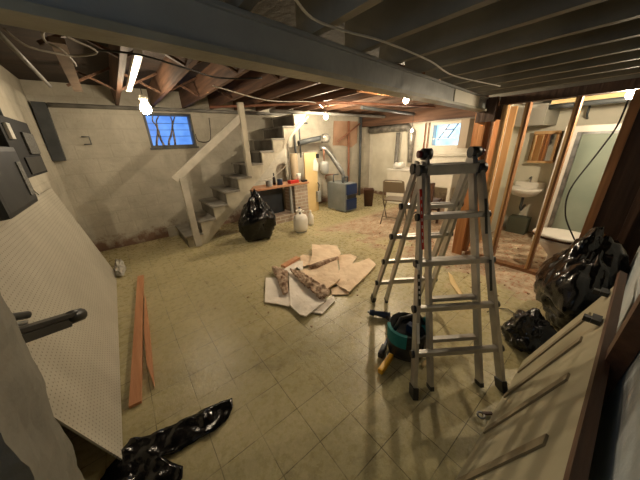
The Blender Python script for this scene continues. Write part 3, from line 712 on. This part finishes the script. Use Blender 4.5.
# mirror cabinet
mc = thing('medicine_cabinet', (XBW, .92, 1.1), 'wood framed mirror cabinet on the bathroom wall above the sink', 'cabinet')
MB().box(XBW - .10, XBW - .002, .80, 1.10, 1.10, 1.52).build('body', M['stud_brown'], mc)
MB().box(XBW - .115, XBW - .101, .80, 1.10, 1.49, 1.53).box(XBW - .115, XBW - .101, .80, 1.10, 1.09, 1.12).build('frame', M['stud_pale'], mc)
MB().box(XBW - .112, XBW - .102, .81, .945, 1.125, 1.485).build('mirror_door', M['mirror'], mc)
MB().box(XBW - .112, XBW - .102, .955, 1.09, 1.125, 1.485).build('mirror_door', M['mirror'], mc)
# sink
sk = thing('bathroom_sink', (4.85, 1.0, 0), 'small white wall sink below the mirror cabinet', 'sink')
MB().lathe((4.80, 1.0, .60), [(.06, 0), (.15, .03), (.215, .11), (.22, .14), (.20, .142), (.16, .10), (.05, .06)], 24, 1.0, .95).build('basin', M['white'], sk)
MB().box(4.96, 5.045, .82, 1.18, .66, .80, .01).build('splashback', M['white'], sk)
MB().tube([(4.97, 1.0, .80), (4.97, 1.0, .88), (4.88, 1.0, .87)], .012, 8).build('faucet', M['steel'], sk)
MB().tube([(4.80, 1.0, .60), (4.80, 1.0, .42), (4.86, 1.0, .38), (5.04, 1.0, .42)], .018, 8).build('drain_pipe', M['dark_steel'], sk)
tag(MB().box(4.80, 5.0, .86, 1.12, .0, .26, .01).build('storage_bin', mat('olive_bin', (.09, .10, .07), .6)), 'small dark olive bin on the floor below the bathroom sink', 'bin')
# toilet
to = thing('toilet', (3.82, .34, 0), 'white toilet with closed lid behind the open studs', 'toilet')
def egg(cx, cy, rx, ry, prof, seg=28):
    mb = MB(); rings = []
    for (k, z, dy) in prof:
        rg = []
        for a in [2 * math.pi * i / seg for i in range(seg)]:
            yy = math.sin(a) * ry * k * (1.15 if math.sin(a) > 0 else .8)
            rg.append(mb.b.verts.new((cx + math.cos(a) * rx * k, cy + dy + yy, z)))
        rings.append(rg)
    for A_, B_ in zip(rings, rings[1:]):
        for i in range(seg):
            f_ = mb.b.faces.new((A_[i], A_[(i + 1) % seg], B_[(i + 1) % seg], B_[i])); f_.smooth = True
    mb.b.faces.new(rings[0][::-1]); mb.b.faces.new(rings[-1]); return mb
egg(3.74, .31, .195, .24, [(.62, 0, -.06), (.58, .06, -.06), (.52, .16, -.05), (.66, .24, -.02), (.92, .33, 0), (1.0, .385, 0)]).build('bowl', M['white'], to)
egg(3.74, .31, .205, .25, [(1.0, .387, 0), (1.02, .395, 0), (1.0, .408, 0)]).build('seat', M['dark_brown'], to)
egg(3.74, .31, .205, .25, [(1.0, .410, 0), (1.02, .42, 0), (.96, .438, 0), (.5, .446, 0)]).build('lid', M['white'], to)
MB().box(3.60, 4.0, -.12, .07, .40, .76, .02).build('tank', M['white'], to)
MB().box(3.58, 4.02, -.135, .08, .762, .80, .01).build('tank_lid', M['white'], to)
# bathroom ceiling boards and pipes
tag(MB().tube([(3.6, -.25, 1.855), (3.9, 1.2, 1.855)], .02, 8).build('overhead_pipe', M['dark_steel']), 'dark pipe running under the bathroom ceiling nearer the studs', 'pipe')
tag(MB().tube([(4.35, -.3, 1.80), (4.40, .92, 1.80)], .028, 8).build('overhead_pipe', M['dark_steel']), 'thicker dark pipe under the bathroom ceiling above the shower', 'pipe')
tag(MB().tube([(4.9, .6, 1.87), (4.9, .6, 1.7), (5.03, .6, 1.66)], .012, 8).build('vent_pipe', M['dark_steel']), 'thin dark pipe dropping down the bathroom wall above shower', 'pipe')
tag(MB().box(4.45, 4.60, -.34, .9, 1.835, 1.878).build('overhead_plank', M['ply_yellow']), 'bright pale plank under the bathroom joists lit by bulb', 'plank')

# ------------------------------------------------------------------ bin bags
def bagprof(t):
    return .95 if t < .3 else (.95 + (t - .3) * .1 if t < .5 else max(.16, .97 - (t - .5) * 1.55) if t < .97 else .25)
b1 = blob('bin_bag', (1.62, 3.78, 0.002), .30, .25, .40, .30, 1.6, M['bag'], 3, 5, prof=bagprof)
tag(b1, 'full black bin bag standing on the floor beside the stairs', 'bin bag')
b2 = blob('bin_bag', (2.76, .05, 0.002), .47, .25, .40, .25, 1.5, M['bag'], 8, 5, prof=lambda t: .98 if t < .5 else max(.35, .98 - (t - .5) * 1.2))
tag(b2, 'tall shiny black bin bag slumped past the far end of the leaning door', 'bin bag')
b3 = blob('bin_bag', (2.10, .20, 0.002), .17, .14, .14, .34, 1.7, M['bag'], 13, 5, prof=lambda t: 1 - .25 * t)
tag(b3, 'low black bin bag on the floor at foot of the leaning door', 'bin bag')

# ------------------------------------------------------------------ hearth corner under the stairs
YC = 4.22
tag(MB().poly([(1.78, YC - .03, .72), (3.03, YC - .03, .72), (3.03, YC + .38, .72), (1.78, YC + .38, .72)], (0, 0, .035)).build('countertop', M['counter']), 'reddish wood counter board on the brick pier behind the stairs', 'counter')
tag(MB().box(2.68, 3.00, YC, YC + .40, 0, .717).build('brick_pier', M['brick']), 'brick pier holding up the end of the wood counter', 'brick pier')
tag(MB().box(1.95, 2.66, YC + .02, YC + .42, 0, .16).build('brick_hearth', M['brick']), 'low brick hearth below the counter and dark opening', 'brick hearth')
tag(MB().box(1.86, 2.55, YC + .25, YC + .28, .165, .70).build('shade_sheet', mat('opening_shade', (.012, .016, .022), .5, (.03, .04, .055), 4)), 'dark sheet standing in for the shade in the opening under the wood counter', 'shade sheet')  # flat dark sheet stands in for the shade inside the opening
tag(MB().box(2.57, 2.615, YC - .0, YC + .045, .162, .715).build('support_leg', M['tank_grey']), 'grey metal leg holding the counter beside the brick pier', 'leg')
# things on the counter
z = .757
def can(name, x, y_, r, h, m, label, cat, m2=None):
    t = thing(name, (x, y_, z), label, cat)
    MB().lathe((x, y_, z), [(r * .96, 0), (r, .004), (r, h - .004), (r * .96, h)], 16).build('body', m, t)
    MB().lathe((x, y_, z + h + .0005), [(r * .7, 0), (r * .7, .006)], 16).build('lid', m2 or M['steel'], t)
can('paint_can', 2.18, YC + .10, .06, .10, M['tank_grey'], 'grey tin can at the left on the wood counter', 'can')
can('paint_can', 2.42, YC + .10, .055, .11, M['navy'], 'bluish paint tin in the middle of the wood counter', 'can')
bt = thing('spray_bottle', (2.36, YC + .22, z), 'small dark bottle standing behind the bluish paint tin', 'bottle')
MB().lathe((2.36, YC + .22, z), [(.03, 0), (.03, .12), (.012, .16), (.012, .22)], 12).build('body', M['black_plastic'], bt)
tag(MB().lathe((2.88, YC + .12, z), [(.035, 0), (.048, .17), (.04, .17), (.03, .012)], 16).build('paper_cup', M['paper']), 'white cup on the counter above the brick pier', 'cup')
tag(MB().box(2.60, 2.80, YC + .0, YC + .12, z, z + .06, .01).build('tool_case', M['red']), 'red plastic tool case on the counter left of white cup', 'case')
tag(MB().box(2.90, 3.01, YC + .0, YC + .08, z, z + .04, .006).build('small_box', M['black_plastic']), 'small black item at the right end of the counter', 'box')
# propane tank
pt = thing('propane_tank', (2.26, 3.45, 0), 'white propane cylinder standing on the tiles before the hearth', 'propane tank')
c = (2.33, 3.55)
MB().lathe((c[0], c[1], .02), [(.10, 0), (.125, .04), (.13, .08), (.13, .22), (.11, .28), (.05, .31)], 22).build('cylinder', M['white'], pt)
MB().lathe((c[0], c[1], 0), [(.10, 0), (.10, .03)], 18).build('foot_ring', M['tank_grey'], pt)
MB().tube([(c[0] + .07 * math.cos(a), c[1] + .07 * math.sin(a), .39) for a in [k * .5 for k in range(1, 12)]], .010, 6).build('collar', M['white'], pt)
MB().tube([(c[0], c[1], .33), (c[0], c[1], .40)], .02, 8).build('valve', M['steel'], pt)
# jugs
for k, (x, y_, h, lab) in enumerate(((2.70, 3.75, .27, 'white plastic jug right beside the propane cylinder'), (2.60, 3.97, .31, 'white plastic jug standing nearer the brick pier'))):
    j = thing('plastic_jug', (x, y_, 0), lab, 'jug', 'white jugs')
    MB().lathe((x, y_, 0), [(.055, 0), (.062, .01), (.062, h * .6), (.03, h * .82), (.02, h * .86), (.02, h)], 14).build('body', M['white'], j)
    MB().lathe((x, y_, h + .0005), [(.022, 0), (.022, .02)], 12).build('cap', M['blue'] if k else M['white'], j)
# yellow plywood board and pipes behind the pier
pl = thing('plywood_board', (3.3, 4.5, 0), 'pale yellow plywood board standing upright behind the brick pier', 'plywood')
MB().box(3.16, 3.50, 4.50, 4.53, .0, 1.30).build('board', M['ply_yellow'], pl)
tag(MB().poly([(3.37, 4.49, .93), (3.50, 4.49, .90), (3.52, 4.49, 1.06), (3.45, 4.49, 1.20), (3.40, 4.49, 1.14)], (0, .005, 0)).build('paper_sheet', M['paper']), 'white paper note hanging on the yellow plywood board', 'paper')
tag(MB().box(3.47, 3.53, 4.46, 4.498, 1.18, 1.27, .006).build('switch_box', M['black_plastic']), 'small black switch on the edge of the yellow board', 'switch')
tag(MB().box(3.42, 3.52, 4.42, 4.49, .22, .46, .01).build('gas_meter', M['tank_grey']), 'small grey meter low on the yellow plywood board', 'meter')
tag(MB().tube([(3.47, 4.455, .46), (3.50, 4.455, .60), (3.46, 4.455, .66)], .012, 6).build('meter_pipe', M['black_metal']), 'short black hose above the small grey meter', 'hose')
tag(MB().tube([(3.02, 4.70, .0), (3.02, 4.70, 1.30)], .085, 14).build('water_pipe', mat('tan_pipe', (.36, .28, .18), .6)), 'thick tan upright pipe left of the yellow plywood board', 'pipe')
tag(MB().tube([(3.15, 4.80, 1.0), (3.15, 4.80, 2.10)], .022, 8).build('water_pipe', M['dark_steel']), 'thin dark upright pipe rising above the tan pipe', 'pipe')
tag(MB().tube([(3.28, 4.80, 1.2), (3.28, 4.80, 1.9), (3.5, 4.80, 1.9)], .018, 8).build('water_pipe', M['dark_steel']), 'dark pipe turning right above the yellow plywood board', 'pipe')

# ------------------------------------------------------------------ boiler
bo = thing('boiler', (3.95, 4.15, 0), 'grey boiler cabinet with blue front panels and pipes above', 'boiler')
MB().box(3.74, 4.10, 3.86, 4.46, 0.02, .64, .01).build('cabinet', M['boiler_grey'], bo)
MB().box(3.78, 4.09, 3.835, 3.858, .40, .62).build('front_panel', M['blue'], bo)
MB().box(3.78, 4.09, 3.835, 3.858, .06, .30).build('front_panel', M['blue'], bo)
MB().box(3.80, 4.07, 3.848, 3.858, .31, .39).build('control_slot', M['black_metal'], bo)
MB().tube([(3.86, 4.05, .64), (3.86, 4.05, .76), (4.0, 4.05, .76), (4.0, 4.05, .64)], .022, 8).build('header_pipe', M['dark_steel'], bo)
MB().tube([(3.80, 4.30, .64), (3.80, 4.30, .80), (3.95, 4.30, .80)], .018, 8).build('header_pipe', M['dark_steel'], bo)
fl = tag(MB().tube([(4.02, 4.2, .645), (4.02, 4.2, .80), (3.82, 4.38, 1.22), (3.72, 4.45, 1.36), (3.60, 4.50, 1.38)], .055, 12).build('flue_pipe', M['steel']), 'shiny bent metal flue rising from the grey boiler', 'flue')
tag(MB().tube([(3.20, 4.74, 1.50), (3.55, 4.72, 1.56), (3.85, 4.66, 1.60)], .055, 12).build('flue_pipe', M['dark_steel']), 'dark horizontal flue duct on wall above the yellow board', 'flue')
tag(blob('foil_elbow', (3.80, 4.55, 1.48), .10, .08, .10, .4, 2, M['foil'], 5, 3), 'crumpled foil wrapping where the flues meet', 'foil')
ex = thing('expansion_tank', (3.62, 4.45, .86), 'grey rounded expansion tank hanging left of the boiler flue', 'tank')
MB().lathe((3.62, 4.40, .82), [(.02, 0), (.08, .02), (.10, .06), (.10, .22), (.08, .27), (.02, .29)], 20).build('body', M['tank_grey'], ex)
MB().tube([(3.62, 4.40, 1.11), (3.62, 4.40, 1.36)], .014, 8).build('pipe', M['copper'], ex)
tag(MB().tube([(3.66, 4.40, .72), (3.66, 4.40, .80), (3.9, 4.40, .80)], .014, 8).build('water_pipe', M['copper']), 'short copper pipe under the grey expansion tank', 'pipe')

# brown panel and pipes on back wall
tag(MB().poly([(4.45, YB - .03, 1.42), (4.50, YB - .03, 1.98), (5.34, YB - .03, 1.98), (5.32, YB - .03, 1.45), (5.1, YB - .03, 1.34), (4.8, YB - .03, 1.40)], (0, .028, 0)).build('brown_board', mat('brown_board', (.36, .21, .13), .7, (.46, .29, .19), 3)), 'brown torn board on the wall behind the boiler', 'board')
tag(MB().tube([(4.95, YB - .08, .0), (4.95, YB - .08, 1.98)], .03, 10).build('drain_pipe', M['copper']), 'rusty brown upright pipe behind the boiler', 'pipe')
tag(MB().tube([(4.5, YB - .14, 1.50), (5.30, YB - .14, 1.92)], .022, 8).build('drain_pipe', M['copper']), 'rusty pipe slanting across the brown wall board', 'pipe')
tag(MB().tube([(5.40, YB - .08, .0), (5.40, YB - .08, 2.1)], .035, 10).build('drain_pipe', M['dark_steel']), 'black upright drain pipe in the far right corner', 'pipe')
# trash can
tc_ = thing('waste_bin', (4.55, 3.85, 0), 'dark brown waste bin standing right of the boiler', 'waste bin')
MB().lathe((4.62, 3.95, 0), [(.13, 0), (.17, .40), (.175, .41), (.16, .41), (.12, .02)], 4).build('body', M['dark_brown'], tc_)
# cream panels on end wall with pipes
for k, (ya, yb, m) in enumerate(((4.12, 4.92, 'cream'), (3.78, 3.98, 'cream'))):
    tag(MB().box(XE - .03, XE - .001, ya, yb, .1, 1.72).build('cream_panel', M[m]), ['wide cream panel standing on the end wall near the corner', 'narrow cream panel on the end wall beside the foil duct'][k], 'panel')
tag(MB().tube([(XE - .09, 4.06, 0), (XE - .09, 4.06, 1.66)], .05, 10).build('drain_pipe', M['pipe_grey']), 'grey upright pipe between the two cream panels', 'pipe')
tag(MB().tube([(XE - .12, 4.95, 1.75), (XE - .12, 4.3, 1.77), (XE - .12, 3.78, 1.76), (XE - .12, 3.66, 1.66), (XE - .12, 3.64, .95)], [.09, .09, .09, .09, .05], 12).build('foil_duct', M['foil']), 'foil wrapped duct running along end wall then turning down', 'duct')
for k, yy in enumerate((3.36, 3.28)):
    tag(MB().tube([(XE - .04, yy, 1.0), (XE - .04, yy, 1.82)], .012, 6).build('copper_pipe', M['copper']), ['thin copper pipe left of the small bright window', 'second thin copper pipe, right beside the bright window frame'][k], 'pipe')
tag(MB().tube([(XE - .04, 3.30, 1.12), (XE - .04, 2.2, 1.12)], .022, 8).build('water_pipe', M['offwhite']), 'white pipe running level under the small bright window', 'pipe')
tag(MB().box(XE - .30, XE - .02, 2.30, 2.46, 1.28, 1.82).build('cardboard_box', mat('pale_card', (.45, .37, .28), .7)), 'pale box hung right of the small bright window', 'box')

# washer / laundry sink
lw = thing('laundry_tub', (5.2, 3.1, 0), 'white double laundry tub against the end wall behind the ladder', 'laundry tub')
MB().box(5.20, 5.70, 3.02, 3.86, .0, .80, .015).build('cabinet', M['offwhite'], lw)
MB().box(5.18, 5.72, 2.25, 3.88, .805, .84, .006).build('top', M['white'], lw)
MB().box(5.20, 5.70, 2.28, 2.98, .52, .80, .015).build('tub', M['offwhite'], lw)
for a in ((5.24, 2.32), (5.64, 2.32), (5.24, 2.92)): MB().box(a[0] - .03, a[0] + .03, a[1] - .03, a[1] + .03, 0, .52).build('leg', M['offwhite'], lw)
tag(blob('white_cloth', (5.35, 3.65, .842), .14, .12, .07, .4, 2, M['paper'], 21, 3), 'white bundled cloth on the laundry tub top', 'cloth')

# folding chair
def chair(x, y_, ang, name, label, mt, ms, wood_=False, H_=.80):
    t = thing(name, (x, y_, 0), label, 'chair')
    ca, sa = math.cos(ang), math.sin(ang)
    def T(a, b_, c_): return V((x + a * ca - b_ * sa, y_ + a * sa + b_ * ca, c_))
    w = .20
    if not wood_:
        for s in (-1, 1):
            MB().tube([T(-.20, s * w, .0), T(.10, s * w, .45), T(.20, s * w * .9, H_)][::1], .012, 8).build('leg', mt, t)
            MB().tube([T(.24, s * w * .92, .0), T(-.12, s * w * .92, .44)], .012, 8).build('leg', mt, t)
        s0 = MB().poly([T(-.20, -.19, .44), T(.16, -.17, .44), T(.16, .17, .44), T(-.20, .19, .44)], (0, 0, .025)).build('seat', ms, t)
        MB().poly([T(.15, -.18, .60), T(.15, .18, .60), T(.20, .18, .80), T(.20, -.18, .80)], T(.012, 0, 0) - T(0, 0, 0)).build('backrest', mt, t)
        MB().tube([T(.20, -.18, .80), T(.21, -.14, .825), T(.21, .14, .825), T(.20, .18, .80)], .012, 8).build('top_rail', mt, t)
        MB().tube([T(.13, -.18, .12), T(.13, .18, .12)], .009, 6).build('stretcher', mt, t)
    else:
        for a in (-.19, .19):
            for b_ in (-.18, .18):
                MB().bar(T(a, b_, 0), T(a, b_, .44 if a < 0 else H_), .035, .035, None).build('leg', mt, t)
        MB().poly([T(-.21, -.20, .44), T(.17, -.20, .44), T(.17, .20, .44), T(-.21, .20, .44)], (0, 0, .03)).build('seat', ms, t)
        MB().poly([T(.175, -.16, .50), T(.175, .16, .50), T(.175, .16, H_ - .01), T(.175, -.16, H_ - .01)], T(.02, 0, 0) - T(0, 0, 0)).build('backrest', ms, t)
        for b_ in (-.18, .18): MB().bar(T(-.19, b_, .18), T(.19, b_, .18), .025, .02).build('stretcher', mt, t)
        MB().bar(T(-.19, -.18, .25), T(-.19, .18, .25), .025, .02).build('stretcher', mt, t)
    return t
chair(3.95, 2.72, math.radians(200), 'folding_chair', 'tan metal folding chair standing behind the ladder on the left', M['chair_tan'], M['chair_tan'])
chair(4.24, 2.27, math.radians(185), 'wooden_chair', 'dark brown wooden chair seen through the ladder', M['dark_brown'], M['dark_brown'], True)
tag(blob('white_rag', (4.15, 2.52, .47), .07, .07, .06, .4, 2, M['paper'], 41, 3), 'white rag on the seat of the tan folding chair', 'cloth')

# ------------------------------------------------------------------ bulbs
def bulb(x, y_, z, m, label, r=.032, cord=True, ztop=2.12):
    t = thing('light_bulb', (x, y_, z), label, 'light bulb', 'bare light bulbs')
    MB().lathe((x, y_, z), [(.004, -r), (r * .6, -r * .8), (r, -r * .2), (r * .97, r * .3), (r * .6, r * 1.1), (r * .42, r * 1.5)], 14).build('glass', m, t)
    MB().lathe((x, y_, z + r * 1.52), [(r * .5, 0), (r * .75, .005), (r * .75, .035), (r * .5, .05)], 12).build('socket', M['porcelain'], t)
    zz = z + r * 1.52 + .051
    if ztop - zz > .01: MB().tube([(x, y_, zz), (x, y_, ztop)], .004, 6).build('cord', M['wire_black'], t)
bulb(.415, 3.56, 1.915, M['bulb_left'], 'bare lit bulb hanging left of the far window', .055)
bulb(3.30, 3.92, 1.93, M['bulb'], 'bare lit bulb hanging over the boiler corner')
bulb(3.12, 2.10, 1.955, M['bulb'], 'bare lit bulb hanging from the joists behind the ladder')
bulb(5.30, 3.35, 1.66, M['bulb_small'], 'small lit bulb by the end wall left of the bright window', .02)
bulb(3.62, .21, 1.775, M['bulb_bath'], 'bare lit bulb hanging at the top right by the bathroom opening', ztop=1.877)

# ------------------------------------------------------------------ wires & bits on the ceiling
def wire(name, pts, r, m, label, cat='cable'):
    # smooth through points (Catmull-Rom)
    P_ = [V(p) for p in pts]; out = []
    for i in range(len(P_) - 1):
        p0 = P_[max(i - 1, 0)]; p1 = P_[i]; p2 = P_[i + 1]; p3 = P_[min(i + 2, len(P_) - 1)]
        for k in range(5):
            t = k / 5
            out.append(.5 * ((2 * p1) + (p2 - p0) * t + (2 * p0 - 5 * p1 + 4 * p2 - p3) * t * t + (3 * p1 - p0 - 3 * p2 + p3) * t ** 3))
    out.append(P_[-1])
    return tag(MB().tube(out, r, 6).build(name, m), label, cat)
wire('electric_cable', [at(292, -6, 1.865), at(312, 18, 1.865), at(345, 31, 1.86), at(385, 42, 1.86), at(430, 61, 1.86), at(455, 76, 1.86), at(500, 86, 1.865)], .0042, M['wire_white'], 'white cable sagging under the grey joists above the beam')
wire('electric_cable', [at(3, 28, 2.05), at(25, 45, 2.0), at(50, 52, 2.0), at(75, 56, 2.02), at(97, 52, 2.04), at(70, 38, 2.05), at(62, 33, 2.06), at(44, 31, 2.05), at(46, 42, 2.04), at(62, 50, 2.02), at(74, 62, 2.02), at(76, 66, 2.04)], .0055, mat('dusty_cable', (.28, .25, .21), .6), 'tangled white cable loop hung under the left joists')
wire('electric_cable', [at(97, 50, 2.09), at(140, 55, 2.06), at(185, 68, 2.04), at(220, 78, 2.04), at(262, 78, 2.07)], .006, M['wire_black'], 'black cable drooping across the left joists')
wire('electric_cable', [(1.0, 3.0, 2.09), (1.8, 3.3, 2.04), (2.6, 3.4, 2.08), (3.26, 3.95, 2.09)], .006, M['wire_white'], 'pale cable running to the bulb over the boiler')
wire('electric_cable', [(1.5, 5.0, 1.98), (1.45, 5.0, 1.62), (1.25, 5.0, 1.60), (1.22, 5.0, 1.72)], .006, M['wire_black'], 'dark cable looping on the wall right of the far window')
wire('electric_cable', [(3.05, 4.14, 1.95), (2.6, 4.15, 1.6), (2.55, 4.15, 1.2), (2.2, 4.15, .95), (1.9, 4.15, .9)], .006, M['wire_white'], 'pale cable hanging down along the side of stairs')
wire('electric_cable', [(3.60, .215, 1.86), (3.50, .205, 1.78), (3.37, .20, 1.70), (3.37, .21, 1.52), (3.37, .27, 1.30), (3.37, .36, .98), (3.37, .33, .73), (3.37, .23, .54), (3.37, .205, .50)], .007, M['wire_black'], 'black cable drooping from the bulb in front of the green shower door')
# white painted wood stub on a joist
tag(MB().bar(at(138.5, 52, 2.10), at(128.5, 90, 2.10), .045, .03, (1, 0, 0)).build('white_strip', M['white']), 'white painted strip fixed under the joists left of the window', 'painted strip')
tag(MB().tube([at(-4, 30, 2.09), at(50, 86, 2.09)], .014, 8).build('overhead_pipe', M['pipe_grey']), 'grey conduit running under the far left joists', 'pipe')
tag(MB().bar(at(57, 40, 2.095), at(78, 90, 2.095), .07, .03, (1, 0, 0)).build('brown_batten', mat('dusty_batten', (.16, .11, .075), .7, (.24, .17, .12), 6)), 'brown batten nailed under the left joists', 'batten')
tag(MB().tube([(1.4, 4.5, 2.085), (3.0, 3.3, 2.085), (5.3, 2.9, 2.08)], .02, 8).build('overhead_pipe', M['copper']), 'copper pipe crossing beneath the far joists', 'pipe')
tag(MB().tube([(2.4, 4.4, 2.06), (5.4, 4.2, 2.02)], .03, 8).build('overhead_pipe', M['pipe_grey']), 'grey pipe under the joists above the boiler', 'pipe')
tag(MB().tube([(3.6, 3.3, 2.04), (5.4, 3.4, 2.0)], .03, 8).build('overhead_pipe', M['dark_steel']), 'dark pipe under the joists before the end wall', 'pipe')
tag(MB().box(2.5, 4.9, 2.30, 2.38, 2.05, 2.115).build('overhead_plank', M['stud_orange']), 'orange plank nailed across the joists by the middle bulb', 'plank')

# ------------------------------------------------------------------ light
# daylight from the small window beside the camera (out of frame, in the left wall)
struct('window_3', MB().box(XL, XL + .03, -.02, .02, 1.25, 1.85).box(XL, XL + .03, .64, .68, 1.25, 1.85).box(XL, XL + .03, .02, .64, 1.25, 1.29).box(XL, XL + .03, .02, .64, 1.81, 1.85), M['offwhite'])
ld_ = bpy.data.lights.new('window_daylight', 'AREA'); ld_.shape = 'RECTANGLE'; ld_.size = .6; ld_.size_y = .5; ld_.energy = 1.5; ld_.color = (.56, .77, 1.0)
lo = bpy.data.objects.new('window_daylight', ld_); COL.objects.link(lo); lo.location = (XL + .012, .33, 1.55); lo.rotation_euler = (math.radians(90), 0, math.radians(-90))
lo.rotation_euler = V((1, -.1, -.3)).to_track_quat('-Z', 'Y').to_euler()
struct('wall_behind', MB().box(XL, 6.4, -1.75, -1.6, 0, 2.06), M['plaster'])
w = bpy.data.worlds.new('world'); SC.world = w; w.use_nodes = True
bg = w.node_tree.nodes['Background']; bg.inputs[0].default_value = (0.40, 0.62, 1.0, 1); bg.inputs[1].default_value = 0.10
SC.view_settings.view_transform = 'Standard'; SC.view_settings.look = 'None'; SC.view_settings.gamma = 1
SC.view_settings.exposure = 0.98; SC.view_settings.use_curve_mapping = False
